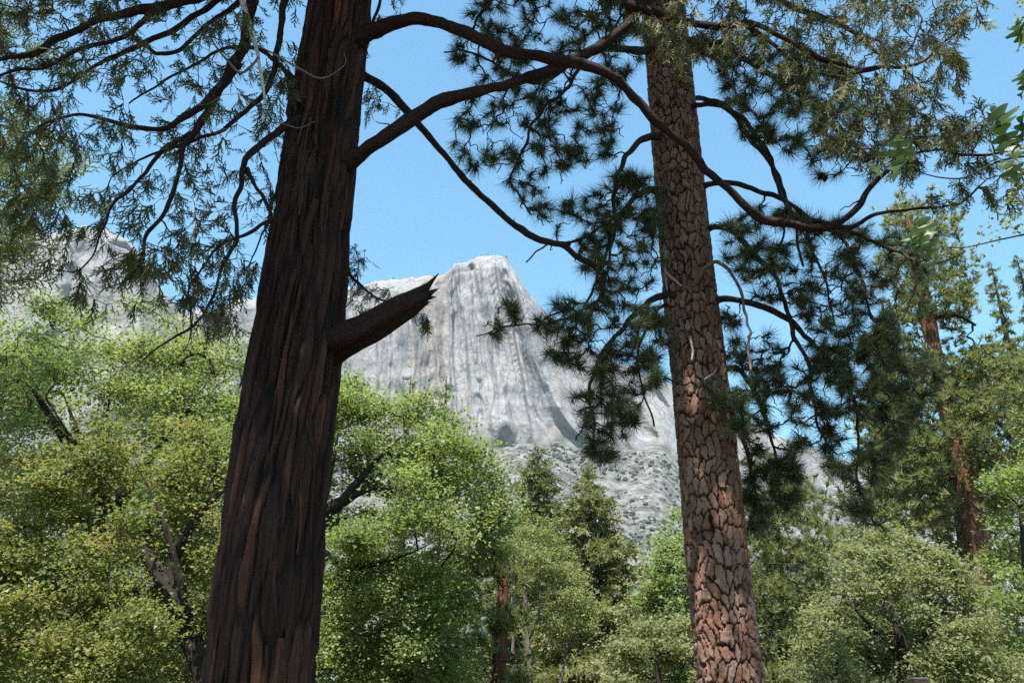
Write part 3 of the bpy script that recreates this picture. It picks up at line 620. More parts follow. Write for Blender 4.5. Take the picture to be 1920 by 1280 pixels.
PR = [(1195, -80), (1850, -80), (1838, 60), (1800, 160), (1860, 215), (1830, 290), (1745, 285), (1690, 330), (1620, 310), (1545, 270), (1470, 160), (1380, 110), (1260, 130), (1200, 70)]
T = np.vstack([fill(PR, 470, 6.1, 1.0, r, rim=120), fill([(1700, 300), (1930, 260), (1960, 400), (1860, 390), (1740, 380)], 40, 6.2, 0.4, r)])
cedar_foliage(g_right, T, dict(K=8, sag=0.08, wob=0.05, endup=-0.5, follow=0.45, maxlen=1.8), 5, 0.17, bag, twig, r)
T = np.vstack([fill([(645, 440), (672, 460), (705, 490), (720, 530), (750, 560), (720, 585), (655, 590)], 34, 6.95, 0.3, r), fill([(672, 100), (705, 140), (735, 215), (700, 235), (672, 225)], 16, 6.8, 0.2, r),
               fill([(690, -40), (770, -40), (750, 30), (705, 40)], 14, 6.8, 0.3, r), fill([(770, 575), (812, 590), (790, 625), (775, 605)], 7, 6.9, 0.1, r)])
cedar_foliage(g_mid, T, dict(K=8, sag=0.08, wob=0.05, endup=-0.4, follow=0.45, maxlen=1.2), 4, 0.12, bag, twig, r)
# unseen crown above the picture, spread towards the sun to shade trunk and limbs
up = Bag(); upl = []; skup = [spray_kit(s_, 4, w=0.11, sub=2) for s_ in (8, 9)]
for i in range(86):
    q = (i / 86) ** 1.5; a = math.radians(r.uniform(180, 300)) if i % 6 else r.uniform(0, 6.283); back = math.radians(178) < a < math.radians(302); z = (9.3 if back else 10.6) + 9.0 * q + r.uniform(-.2, .2)
    L = ((5.7 - 3.4 * q) if back else 1.5) * r.uniform(0.7, 1.1); b = cline[np.argmin(np.abs(cline[:, 2] - z))]
    t = np.linspace(0, 1, 14)[:, None]; d = np.array([math.cos(a), math.sin(a), 0]); p = b + d * L * t + np.array([0, 0, 1]) * (0.45 * t - 0.75 * t * t) * L * 0.45
    v, f = tubes(p[None], (0.05 * (1 - t[:, 0]) + 0.008)[None], 6); upl.append((v, f))
    c = p[np.repeat(np.arange(3, 14), 9)] + r.normal(size=(99, 3)) * np.array([0.38, 0.38, 0.16])
    ux, uy = project(c); c = c[(uy < -60) | (c[:, 1] < 0.5)]
    V, Fc, A = stamp(skup[i % 2], c, r.normal(size=c.shape) * 0.6 + d * 0.8 + np.array([0, 0, -0.35]), 0.46 * r.uniform(0.7, 1.2, len(c)), r); up.add(V, [Fc], A)
for v, f in upl: build('upper_limb', v, f, M['cedar_limb'], cedar)
twig.build('branchwork', M['cedar_twig'], cedar)['kind'] = 'stuff'
bag.build('crown', M['cedar_leaf'], cedar, False)
up.build('upper_crown', M['cedar_leaf'], cedar, False)

# ================================================================== PONDEROSA PINE (right foreground)
PY = 8.7
pb = at(1370, 1280, PY)
pine = thing('pine_tree', 'tall pine with plated orange-brown bark and long drooping needle branches', 'tree', (float(pb[0]) + 0.06, PY, 0))
pctrl = [(1371, 1280, PY, 116), (1350, 1100, PY, 112), (1331, 900, PY, 105), (1311, 700, PY, 98), (1293, 550, PY, 94), (1279, 400, PY, 88), (1263, 220, PY, 82), (1247, 50, PY, 76), (1235, -80, PY, 72)]
pline, prad = relief_trunk(pine, pctrl, 140, 0.0155, 20.0, 11.6, M['pine_bark'], 'plate', 'bark_plate', 57, 0.072, 0.18, 0.030, 300)
PLM = {
 'l_top': [(1240, 90, 8.7, 26), (1200, 96, 8.5, 18), (1150, 92, 8.3, 16), (1100, 105, 8.1, 14), (1050, 135, 8.0, 12), (1000, 150, 7.9, 10), (940, 130, 7.8, 7), (880, 95, 7.8, 5), (835, 100, 7.7, 4)],
 'l_high': [(1235, -120, 8.7, 26), (1150, -90, 8.5, 18), (1060, -60, 8.4, 14), (960, -30, 8.3, 10), (900, 20, 8.2, 8), (880, 60, 8.1, 5)],
 'l_hang': [(1100, 105, 8.1, 10), (1060, 165, 8.0, 9), (1010, 220, 7.95, 8), (985, 280, 7.9, 7), (960, 330, 7.9, 5), (990, 390, 7.9, 4)],
 'l_a': [(1262, 262, 8.6, 22), (1215, 255, 8.4, 16), (1185, 275, 8.25, 14), (1165, 315, 8.15, 13), (1150, 370, 8.1, 11), (1148, 430, 8.05, 9), (1140, 500, 8.0, 7), (1120, 570, 8.0, 5)],
 'l_b': [(1275, 365, 8.6, 20), (1225, 358, 8.4, 15), (1185, 375, 8.25, 13), (1160, 405, 8.2, 11), (1140, 450, 8.15, 9), (1120, 520, 8.1, 7), (1090, 590, 8.1, 6), (1060, 660, 8.1, 4)],
 'l_c': [(1290, 560, 8.6, 22), (1240, 553, 8.4, 16), (1205, 575, 8.3, 15), (1170, 610, 8.2, 13), (1140, 650, 8.1, 11), (1115, 720, 8.05, 9), (1110, 790, 8.0, 7), (1105, 840, 8.0, 5)],
 'l_d': [(1290, 565, 8.65, 14), (1245, 575, 8.6, 9), (1215, 610, 8.55, 8), (1200, 670, 8.5, 7), (1205, 740, 8.5, 5), (1225, 800, 8.5, 4)],
 'l_thin': [(1130, 560, 8.1, 8), (1080, 585, 8.0, 7), (1030, 600, 7.9, 6), (980, 610, 7.8, 5), (930, 622, 7.75, 4), (898, 628, 7.7, 3)],
 'l_up': [(1080, 583, 8.0, 6), (1062, 575, 8.0, 6), (1045, 582, 7.95, 5), (1020, 592, 7.9, 4)],
 'l_side': [(1150, 410, 8.15, 8), (1110, 440, 8.1, 7), (1060, 455, 8.0, 6), (1020, 460, 7.95, 5), (985, 485, 7.9, 4)],
 'r_top': [(1265, 80, 8.6, 26), (1310, 80, 8.4, 20), (1360, 92, 8.2, 18), (1410, 115, 8.0, 16), (1460, 150, 7.9, 14), (1520, 200, 7.8, 11), (1580, 250, 7.75, 8), (1640, 290, 7.7, 5)],
 'r_high': [(1240, -60, 8.6, 26), (1330, -50, 8.4, 20), (1430, -20, 8.2, 16), (1530, 30, 8.0, 13), (1620, 80, 7.9, 9), (1700, 140, 7.8, 6), (1740, 200, 7.8, 4)],
 'r_dead': [(1255, 150, 8.5, 18), (1285, 115, 8.2, 13), (1310, 95, 8.05, 11), (1345, 110, 7.95, 11), (1370, 150, 7.9, 9), (1376, 175, 7.9, 7)],
 'r_a': [(1280, 200, 8.6, 18), (1310, 197, 8.4, 13), (1345, 195, 8.3, 12), (1385, 215, 8.2, 12), (1420, 250, 8.1, 12), (1440, 285, 8.05, 11), (1455, 320, 8.0, 10), (1480, 380, 7.95, 9), (1520, 440, 7.9, 8), (1545, 520, 7.9, 6), (1560, 600, 7.9, 5)],
 'r_b': [(1285, 190, 8.8, 18), (1320, 182, 8.9, 13), (1360, 200, 8.95, 12), (1400, 245, 9.0, 12), (1440, 300, 9.0, 11), (1465, 350, 9.0, 10), (1490, 420, 9.0, 8), (1500, 500, 9.0, 6)],
 'r_c': [(1300, 360, 8.6, 20), (1330, 345, 8.5, 15), (1380, 342, 8.4, 14), (1430, 360, 8.3, 13), (1480, 385, 8.2, 12), (1520, 410, 8.1, 11), (1580, 450, 8.0, 9), (1620, 520, 7.9, 7), (1640, 600, 7.9, 5)],
 'r_d': [(1310, 440, 8.6, 20), (1340, 425, 8.5, 15), (1385, 440, 8.4, 15), (1430, 490, 8.3, 14), (1465, 560, 8.2, 13), (1490, 620, 8.15, 12), (1515, 680, 8.1, 10), (1525, 760, 8.1, 7), (1545, 840, 8.1, 5)],
 'r_e': [(1325, 575, 8.6, 22), (1355, 560, 8.5, 16), (1400, 565, 8.4, 15), (1450, 590, 8.3, 14), (1500, 625, 8.2, 13), (1550, 670, 8.1, 11), (1590, 730, 8.05, 9), (1610, 800, 8.0, 7), (1610, 900, 8.0, 5), (1640, 970, 8.0, 4)],
 'r_deadarc': [(1300, 535, 8.4, 12), (1325, 500, 8.2, 10), (1350, 492, 8.1, 9), (1375, 520, 8.0, 8), (1395, 570, 7.95, 8), (1405, 620, 7.9, 7), (1410, 690, 7.9, 6)],
 'r_f': [(1340, 700, 8.9, 18), (1375, 690, 9.0, 14), (1410, 720, 9.0, 12), (1440, 780, 9.0, 10), (1455, 850, 9.0, 7), (1440, 930, 9.0, 5)],
 'r_g': [(1350, 800, 8.9, 14), (1385, 810, 9.0, 11), (1410, 870, 9.0, 8), (1420, 940, 9.0, 6), (1400, 1000, 9.0, 4)],
 'r_far': [(1500, 400, 8.2, 12), (1560, 430, 7.9, 11), (1620, 440, 7.7, 10), (1680, 470, 7.5, 8), (1720, 520, 7.4, 6), (1690, 600, 7.4, 4)],
}
gp = Grow(np.random.default_rng(41)); r = np.random.default_rng(42)
for nm, c in PLM.items():
    n = 24 + 6 * len(c); P, R = limb(c, n); R = R * 0.76; s = np.linspace(0, 1, n)[:, None]; ph = r.uniform(0, 6, 3)
    sl_ = np.linspace(0, np.linalg.norm(np.diff(P, axis=0), axis=1).sum(), n); P = P + np.stack([fbm(sl_ * 2.4, 0 * sl_, 0.0, int(ph[0] * 50) + 60 + q_, 3) for q_ in (0, 7, 14)], -1) * 0.07 * np.minimum(1, 5 * s); dead = 'dead' in nm
    v, f = rough_tube(P, R, 9, 0.28, 300 + len(nm) + len(c), 0.25); o = build('limb', v, f, M['dead_grey'] if dead else M['pine_limb'], pine)
    if dead: o['label'] = 'bare grey dead limb'
    else: gp.skeleton(P[int(n * 0.3):])
TP = [  # outlines where needle tufts hang, how many, mean distance
 ([(815, 90), (860, 60), (900, -40), (1220, -40), (1215, 110), (1170, 150), (1170, 260), (1130, 300), (1080, 320), (1010, 330), (940, 330), (880, 320), (845, 270), (860, 210), (900, 150)], 150, 8.1, 0.6),
 ([(930, 330), (1080, 340), (1085, 420), (1040, 440), (985, 410)], 10, 7.95, 0.3),
 ([(1100, 360), (1170, 320), (1235, 330), (1240, 420), (1250, 520), (1210, 540), (1140, 560), (1090, 520), (1085, 420)], 70, 8.15, 0.45),
 ([(1010, 570), (1090, 560), (1240, 560), (1260, 650), (1250, 740), (1150, 740), (1070, 700), (1000, 660)], 70, 8.15, 0.45),
 ([(1060, 740), (1180, 720), (1210, 770), (1160, 850), (1110, 870), (1070, 820)], 26, 8.1, 0.35),
 ([(890, 600), (960, 560), (980, 600), (920, 640)], 5, 7.75, 0.1),
 ([(1300, 60), (1420, 60), (1640, 160), (1720, 240), (1640, 330), (1540, 330), (1470, 280), (1400, 260), (1330, 150)], 110, 8.0, 0.6),
 ([(1320, 420), (1440, 380), (1600, 420), (1680, 440), (1770, 430), (1740, 520), (1680, 560), (1700, 680), (1620, 720), (1540, 700), (1480, 560), (1400, 560)], 130, 8.1, 0.6),
 ([(1350, 560), (1460, 640), (1500, 760), (1440, 850), (1380, 830), (1360, 700)], 40, 8.6, 0.5),
 ([(1490, 680), (1720, 640), (1770, 720), (1700, 800), (1660, 900), (1560, 900), (1530, 820), (1480, 850)], 90, 8.1, 0.5),
 ([(1390, 830), (1500, 830), (1500, 920), (1440, 1010), (1395, 1000)], 40, 9.0, 0.4),
 ([(1560, 900), (1640, 920), (1680, 990), (1630, 1000)], 6, 8.0, 0.2),
 ([(1320, 720), (1400, 730), (1410, 800), (1330, 820)], 9, 8.15, 0.12),
]
T = np.vstack([fill(p, int(n * 1.6), y, h, r, rim=60) for p, n, y, h in TP])
ends = gp.run(T, K=9, above=0.9, sag=0.10, wob=0.07, endup=0.35, follow=0.4, maxlen=2.6)
tp, td = gp.tips()
# bare drooping twigs without needles
TB = np.vstack([fill(p, max(4, int(n * 2.0)), y, h, r, rim=60) for p, n, y, h in TP])
gp.run(TB, K=9, above=0.9, sag=0.02, wob=0.10, endup=-0.2, follow=0.5, maxlen=2.2)
v, f = gp.mesh(0.0068, 0.27, 4, 0.024); tw = Bag(); tw.add(v, f, 0.5)
kits = [tuft_kit(86, 0.21, 0.0030, 105, 500 + i) for i in range(5)]
d = unit(td * 0.9 + r.normal(size=td.shape) * 0.25 + np.array([0, 0, -0.25]))
sz = r.uniform(0.7, 1.15, len(tp))
extra = r.random(len(tp)) < 0.85                      # a second, older whorl further back on the twig
px_, py_ = project(tp); vis = (px_ > 0) & (px_ < 1920) & (py_ > 0) & (py_ < 1280)
keep = np.argsort(-(sz / cam_depth(tp)) * vis)[:300]; isk = np.zeros(len(tp), bool); isk[keep] = True
kme = []
for V, Fc, A in kits:
    me = mesh_data('needle_tuft', V, [Fc], {'rnd': np.clip(A * 0.75, 0, 1)}, False); me.materials.append(M['pine_needle']); kme.append(me)
X, Yv, Z = frames(d, r.uniform(0, 6.283, len(d)))
po = np.array(pine['_o'])
for i in np.flatnonzero(isk):
    o = bpy.data.objects.new('needle_tuft', kme[i % 5]); COL.objects.link(o); o.parent = pine
    m = np.eye(4); m[:3, 0], m[:3, 1], m[:3, 2] = X[i] * sz[i], Yv[i] * sz[i], Z[i] * sz[i]; m[:3, 3] = tp[i] - po
    o.matrix_local = Matrix(m.tolist())
nb = Bag()
def add_tufts(bagx, P, D, S, kit_list, r, a=None):
    for q in range(len(kit_list)):
        m = np.arange(len(P)) % len(kit_list) == q
        if m.any():
            V, Fc, A = stamp(kit_list[q], P[m], D[m], S[m], r); bagx.add(V, [Fc], A)
rest = ~isk; add_tufts(nb, tp[rest], d[rest], sz[rest], kits, r)
PP = np.array(gp.paths)[:len(tp)]
add_tufts(nb, PP[extra, -3], unit(PP[extra, -2] - PP[extra, -3] + r.normal(size=(extra.sum(), 3)) * 0.3), sz[extra] * 0.85, kits, r)
# unseen crown above the picture, drawn out sunward to shade trunk and needle tufts
kup = [tuft_kit(18, 0.30, 0.034, 95, 600 + i) for i in range(3)]
for i in range(56):
    q = i / 56; z = 11.8 + 8 * q; a = math.radians(r.uniform(185, 285)) if i % 4 else r.uniform(0, 6.283); back = math.radians(180) < a < math.radians(290)
    L = ((4.4 - 2.4 * q) if back else 1.9) * r.uniform(0.7, 1.1); b = pline[np.argmin(np.abs(pline[:, 2] - z))]
    t = np.linspace(0, 1, 12)[:, None]; dd = np.array([math.cos(a), math.sin(a), 0]); p = b + dd * L * t + np.array([0, 0, 1]) * (0.3 * t - 0.9 * t * t) * L * 0.5
    v, f = tubes(p[None], (0.05 * (1 - t[:, 0]) + 0.01)[None], 6); build('upper_limb', v, f, M['pine_limb'], pine)
    c = p[np.repeat(np.arange(3, 12), 8)] + r.normal(size=(72, 3)) * np.array([0.3, 0.3, 0.3]); add_tufts(nb, c, r.normal(size=c.shape) + dd, r.uniform(0.8, 1.2, len(c)), kup, r)
tw.build('branchwork', M['pine_limb'], pine)['kind'] = 'stuff'
o = nb.build('needle_mass', M['pine_needle'], pine, False); o['kind'] = 'stuff'
# cones
ck = []
for i in range(9):
    for j in range(8):
        a = 6.283 * (j + 0.5 * (i % 2)) / 8; z = -0.04 + 0.01 * i; rr = 0.034 * math.sin(math.pi * (i + 1) / 10.5) + 0.004
        c = np.array([math.cos(a), math.sin(a)]); s = np.array([-c[1], c[0]]) * rr * 0.5
        ck.append([[*(c * rr * 0.4 - s), z], [*(c * rr * 0.4 + s), z], [*(c * rr * 1.15), z + 0.010]])
ck = np.array(ck).reshape(-1, 3); core = tubes(np.array([[[0, 0, -0.045], [0, 0, -0.02], [0, 0, 0.02], [0, 0, 0.048]]]), np.array([[0.008, 0.024, 0.022, 0.004]]), 8)
cme = mesh_data('cone', np.vstack([ck, core[0]]), [np.arange(len(ck)).reshape(-1, 3), core[1][1] + len(ck), core[1][0] + len(ck)]); cme.materials.append(M['dark_bark'])
for (x, y, yy) in ((1083, 388, 8.05), (1479, 530, 8.15), (1584, 948, 8.0), (1597, 947, 8.0), (1145, 606, 8.1), (1537, 370, 8.1), (1527, 322, 8.05), (1062, 455, 8.0), (1230, 690, 8.4)):
    p = at(x, y, yy); j = np.array(gp.N); p = j[np.argmin(np.linalg.norm(j - p, axis=1))] + np.array([0, 0, -0.03])
    o = bpy.data.objects.new('cone', cme); COL.objects.link(o); o.parent = pine; o.location = p - po; o.rotation_euler = (r.uniform(-.6, .6), r.uniform(-.6, .6), r.uniform(0, 6))
# pale broken twigs on the trunk
for c in ([(1294, 632, 8.36, 5), (1297, 645, 8.3, 5), (1299, 660, 8.3, 5), (1297, 676, 8.3, 4)], [(1247, 505, 8.42, 5), (1250, 512, 8.38, 5), (1265, 525, 8.36, 4), (1278, 536, 8.36, 3)], [(1249, 470, 8.45, 5), (1246, 500, 8.42, 4), (1249, 530, 8.42, 3), (1255, 570, 8.42, 2)],
          [(1345, 690, 8.4, 2), (1335, 702, 8.3, 2.5), (1322, 710, 8.3, 2.5), (1322, 720, 8.3, 2.5), (1335, 728, 8.32, 2.5), (1342, 740, 8.35, 2)]):
    P, R = limb(c, 18); v, f = rough_tube(P, R, 7, 0.15, 9); o = build('broken_twig', v, f, M['dead_wood'], pine)

# ================================================================== BROADLEAF TREES
def broadleaf(name, label, poly, Y, half, n_clump, per, size, mat, bark, trunk, seed, spread=0.5, limbs=(), cat='tree', rt=0.015, gap=0.12):
    """trunk and limbs: rows (px,py,Y,width px), from the ground up"""
    r = np.random.default_rng(seed); p0 = at(*trunk[0][:3]); root = thing(name, label, cat, (float(p0[0]), float(p0[1]), 0.0))
    g = Grow(r)
    P, R = limb(trunk, 40); R = R * (1 - 0.85 * np.clip((np.arange(40) - 28) / 11, 0, 1)); P0 = P[0].copy(); P0[2] = -0.1
    P = np.vstack([P0[None], P]); R = np.concatenate([[R[0] * 1.25], R]); v, f = rough_tube(P, R, 12, 0.12, seed, 0.7); build('trunk', v, f, bark, root); g.skeleton(P[6:])
    for c in limbs:
        P, R = limb(c, 40); R = R * (1 - 0.88 * np.clip((np.arange(40) - 14) / 25, 0, 1)); v, f = rough_tube(P, R, 9, 0.2, seed + len(c), 0.4); build('limb', v, f, bark, root); g.skeleton(P[6:])
    T = fill(poly, int(n_clump * 1.35), Y, half, r); T = T[vnoise(T[:, 0] / 1.3, T[:, 1] / 1.3, T[:, 2] / 1.0, seed) > -0.42]      # airy gaps between the boughs
    tx, ty = project(T); front = np.ones(len(T), bool)                    # boughs stand clear of the leaves in places
    for c in (trunk, *limbs):
        c = np.asarray(c, float); L_ = np.concatenate([np.linspace(a, b, 12) for a, b in zip(c[:-1], c[1:])])
        dd = np.hypot(tx[:, None] - L_[None, :, 0], ty[:, None] - L_[None, :, 1]); j = dd.argmin(1)
        front &= ~((dd.min(1) < 0.5 * L_[j, 3] + 17 * 17 / Y) & (T[:, 1] < L_[j, 2] + 0.3))
    T = T[front]
    g.run(T, K=7, below=0.5, wob=0.07, endup=0.3, follow=0.35, maxlen=14)
    b = Bag(); v, f = g.mesh(rt, 0.45, 3, 0.11); b.add(v, f, 0.5); b.build('branchwork', bark, root)['kind'] = 'stuff'
    tips, dd = g.tips(); mids = np.array(g.paths)[:, -3]
    C = np.vstack([tips, mids[r.random(len(mids)) < 0.6]]); S = spread * r.uniform(0.6, 1.3, len(C))[:, None] * np.array([0.72, 0.72, 0.38])
    V, Fc, A = leaf_cloud(C, S, per, size, r, tri=True); lb = Bag(); lb.add(V, [Fc], A); lb.build('crown', mat, root, False)
    return root
broadleaf('maple_tree', 'bright green leafy maple whose crown fills the space left of the cedar trunk', [(-150, 600), (0, 575), (90, 562), (170, 575), (260, 560), (330, 590), (400, 620), (455, 640), (500, 700), (540, 900), (540, 1200), (440, 1250), (-150, 1250)], 19, 3.2, 380, 240, 0.078, M['maple_leaf'], M['dark_bark'],
          [(150, 1330, 19, 60), (170, 1150, 19, 50), (185, 1000, 19, 40), (160, 860, 19, 26), (120, 740, 19, 12)], 81, 0.70,
          [[(185, 1000, 19, 30), (250, 900, 18.6, 22), (330, 800, 18.3, 14), (400, 700, 18, 7)], [(160, 880, 19, 24), (100, 790, 18, 18), (60, 730, 17.6, 12), (10, 690, 17.5, 7)], [(200, 950, 19, 22), (150, 850, 17.2, 16), (95, 760, 16.6, 12)]])
broadleaf('maple_tree', 'lower leafy tree with tan-tinged leaves and a dark leaning forked trunk', [(-120, 900), (40, 860), (120, 800), (210, 790), (300, 790), (390, 800), (430, 860), (440, 930), (430, 1040), (405, 1120), (385, 1380), (-120, 1380)], 14, 2.0, 200, 310, 0.062, M['maple_tan'], M['dark_bark'],
          [(395, 1330, 14, 42), (370, 1230, 14, 38), (335, 1140, 14, 34), (300, 1080, 14, 30), (260, 1020, 14, 22), (200, 960, 14, 13)], 82, 0.45,
          [[(330, 1130, 14, 28), (325, 1060, 14, 22), (350, 1000, 13.9, 24), (385, 950, 13.8, 22), (430, 910, 13.8, 20), (480, 880, 13.8, 14)], [(360, 1200, 14, 26), (340, 1100, 13.6, 20), (300, 960, 13.3, 14), (250, 860, 13.2, 8)]])
broadleaf('maple_tree', 'round bright green leafy tree growing between the cedar trunk and the slender conifers', [(560, 800), (605, 740), (640, 705), (680, 715), (700, 762), (745, 748), (790, 728), (830, 755), (875, 775), (905, 850), (935, 930), (945, 1000), (925, 1080), (880, 1150), (860, 1300), (560, 1300)], 17.5, 2.6, 300, 280, 0.074, M['maple_leaf'], M['dark_bark'],
          [(560, 1330, 17.5, 44), (575, 1150, 17.5, 38), (590, 1020, 17.5, 32), (610, 965, 17.4, 28), (650, 935, 17.2, 22), (700, 915, 17, 16), (760, 915, 16.9, 11)], 83, 0.52,
          [[(640, 940, 17.2, 18), (700, 870, 17, 13), (760, 810, 17, 8)], [(590, 1030, 17.5, 22), (660, 1060, 17, 16), (760, 1040, 16.6, 10), (840, 1000, 16.5, 6)], [(580, 1000, 17.6, 24), (620, 880, 17.8, 16), (640, 780, 18, 8)]])
broadleaf('maple_tree', 'dim leafy tree glimpsed through the gaps of the bright maple crown', [(-120, 660), (60, 640), (300, 650), (450, 690), (520, 900), (520, 1290), (-120, 1290)], 27, 1.8, 120, 130, 0.14, M['maple_leaf'], M['dark_bark'],
          [(220, 1330, 27, 30), (225, 1150, 27, 26), (235, 950, 27, 18), (240, 780, 27, 8)], 89, 0.95)
broadleaf('oak_tree', 'grey-green glossy small-leaved oak behind the brown post', [(1490, 1250), (1515, 1150), (1545, 1110), (1555, 1060), (1590, 1020), (1622, 1035), (1655, 990), (1700, 1000), (1722, 1040), (1765, 1035), (1800, 1090), (1845, 1110), (1880, 1190), (1900, 1230), (1900, 1420), (1480, 1420)], 17, 2.2, 240, 240, 0.066, M['oak_leaf'], M['dark_bark'],
          [(1690, 1330, 17, 26), (1695, 1240, 17, 22), (1680, 1160, 17, 16), (1660, 1090, 17, 9)], 84, 0.40, [[(1690, 1250, 17, 16), (1740, 1180, 16.6, 11), (1790, 1120, 16.5, 6)], [(1690, 1230, 17, 16), (1630, 1170, 16.6, 11), (1580, 1120, 16.5, 6)]])
broadleaf('broadleaf_tree', 'fresh green leafy tree at the frame edge below the big right-hand pine', [(1845, 1010), (1865, 880), (1900, 800), (1960, 740), (2150, 760), (2150, 1420), (1880, 1420), (1850, 1200)], 20, 2.4, 150, 170, 0.085, M['maple_leaf'], M['dark_bark'],
          [(1975, 1330, 20, 34), (1960, 1200, 20, 28), (1930, 1080, 20, 20), (1910, 950, 20, 10)], 85, 0.5)
broadleaf('broadleaf_tree', 'light green leafy tree half hidden behind the plated pine trunk', [(1200, 1150), (1225, 1060), (1225, 990), (1262, 945), (1310, 945), (1340, 1000), (1370, 1120), (1370, 1350), (1200, 1350)], 27, 1.8, 110, 110, 0.13, M['maple_leaf'], M['grey_bark'],
          [(1310, 1330, 27, 22), (1300, 1200, 27, 18), (1285, 1080, 27, 13), (1275, 1000, 27, 6)], 86, 0.55)
broadleaf('feathery_tree', 'yellow-green feathery tree with bare grey stems among the slender conifers', [(935, 1060), (955, 1000), (1000, 985), (1045, 1015), (1085, 1080), (1120, 1150), (1110, 1210), (1050, 1215), (1000, 1170), (950, 1120)], 30, 1.5, 120, 130, 0.075, M['lime_leaf'], M['grey_bark'],
          [(1000, 1330, 30, 12), (992, 1230, 30, 11), (985, 1130, 30, 9), (988, 1050, 30, 5)], 87, 0.5, [[(960, 1330, 30, 8), (962, 1200, 30, 7), (968, 1080, 30, 4), (970, 1030, 30, 2)], [(1040, 1330, 30, 8), (1060, 1230, 30, 6), (1075, 1150, 30, 4)], [(990, 1200, 30, 7), (1010, 1150, 29.6, 6), (1012, 1080, 29.5, 4)]])
broadleaf('broadleaf_shrub', 'dark green leafy shrub low between the lime tree and the plated pine', [(1150, 1200), (1210, 1170), (1280, 1160), (1330, 1220), (1330, 1400), (1130, 1400)], 22, 1.4, 70, 130, 0.085, M['oak_leaf'], M['dark_bark'],
          [(1235, 1330, 22, 12), (1235, 1270, 22, 10), (1230, 1220, 22, 6)], 88, 0.4, cat='shrub')

# ================================================================== CONIFERS BEHIND
def conifer(name, label, foot, Y, top_py, half_w, mat, bark, seed, kind='spray', n=46, zlow=0.08, dens=1.0, group=None, cat='tree', kitw=0.02, kits_=None, size=0.5, trunk_px=None, mid=0.55):
    """whorled conifer: foot = px on the horizon row, top = pixel row of the tip, half_w metres at the widest"""
    r = np.random.default_rng(seed); px, tpx = foot; top = at(tpx, top_py, Y); base = at(px, 1322, Y); base[2] = 0
    H = top[2]; root = thing(name, label, cat, tuple(float(c) for c in base), group)
    t = np.linspace(0, 1, 30)[:, None]; P = base + (top - base) * t; r0 = trunk_px * cam_depth(base) / F * 0.5 if trunk_px else H * 0.018
    R = r0 * (1 - t[:, 0]) ** 0.8 + 0.012; v, f = rough_tube(P, R, 9, 0.08, seed, 1.0); build('trunk', v, f, bark, root)
    bb = Bag(); fb = Bag(); ks = kits_ or [spray_kit(seed + 3 + i, 4, w=kitw * 1.5, sub=2) for i in range(3)]
    for i in range(n):
        u = zlow + (1 - zlow) * (i + r.random()) / n
        prof = min(1, (1 - u) / (1 - zlow) * 1.0) ** 0.95 * (0.75 + 0.25 * math.sin(u * 30 + seed)) * min(1, 0.6 + (u - zlow) / 0.2)
        L = half_w * prof * r.uniform(0.75, 1.15) + 0.12; a = 2.4 * i + r.uniform(-.5, .5); b = base + (top - base) * u
        s = np.linspace(0, 1, 8)[:, None]; d = np.array([math.cos(a), math.sin(a), 0]); p = b + d * L * s + np.array([0, 0, 1]) * (0.12 * s - 0.35 * s * s + 0.14 * s ** 3) * L
        v, f = tubes(p[None], (0.006 + 0.016 * L * 0.5 * (1 - s[:, 0]))[None], 4); bb.add(v, f, 0.5)
        m = int((9 + 27 * L) * dens); j = r.integers(1, 8, m); c = p[j] + r.normal(size=(m, 3)) * np.array([0.16, 0.16, 0.10]) * (0.4 + 0.3 * L)
        dd = d * 0.8 + r.normal(size=(m, 3)) * 0.55 + np.array([0, 0, -0.35 if kind == 'spray' else 0.3])
        add_tufts(fb, c, dd, size * (0.4 + 0.6 * min(1, L / 1.2)) * r.uniform(0.6, 1.2, m), ks, r)
    bb.build('branchwork', bark, root)['kind'] = 'stuff'; fb.build('crown', mat, root, False)
    return root
conifer('fir_tree', 'dense dark green spire-shaped conifer in front of the talus slope', (1018, 1009), 44, 836, 5.6, M['far_pine'], M['dark_bark'], 201, n=110, size=0.66, kitw=0.06, dens=1.0)
conifer('cedar_sapling', 'loose yellow-green conifer beside the dark green spire', (1130, 1102), 38, 872, 5.2, M['yellow_fir'], M['dark_bark'], 202, n=100, size=0.6, kitw=0.055, dens=1.1, zlow=0.14)
conifer('fir_tree', 'sharp conifer tip rising over the round leafy tree', (800, 838), 36, 705, 2.0, M['fir_leaf'], M['dark_bark'], 203, n=60, size=0.5, kitw=0.05)
conifer('fir_tree', 'small conifer tip beside the top of the round leafy tree', (735, 770), 38, 707, 1.6, M['fir_leaf'], M['dark_bark'], 204, n=60, size=0.5, kitw=0.05)
conifer('fir_tree', 'narrow blue-green spire at the frame edge behind the big right-hand pine', (2110, 1905), 52, 478, 3.0, M['fir_leaf'], M['dark_bark'], 205, n=110, size=0.75, kitw=0.05, dens=1.2)
conifer('fir_tree', 'shorter conifer spire next to the blue-green spire at the frame edge', (2040, 1857), 50, 492, 3.4, M['far_pine'], M['dark_bark'], 206, n=110, size=0.75, kitw=0.05, dens=1.2)
conifer('fir_tree', 'small yellowish conifer low behind the lime-coloured feathery tree', (1190, 1180), 30, 1110, 1.9, M['yellow_fir'], M['dark_bark'], 208, n=46, size=0.4, kitw=0.05, dens=1.2)
pk = [tuft_kit(20, 0.26, 0.020, 100, 700 + i) for i in range(3)]
pk2 = [tuft_kit(25, 0.20, 0.013, 100, 720 + i) for i in range(3)]

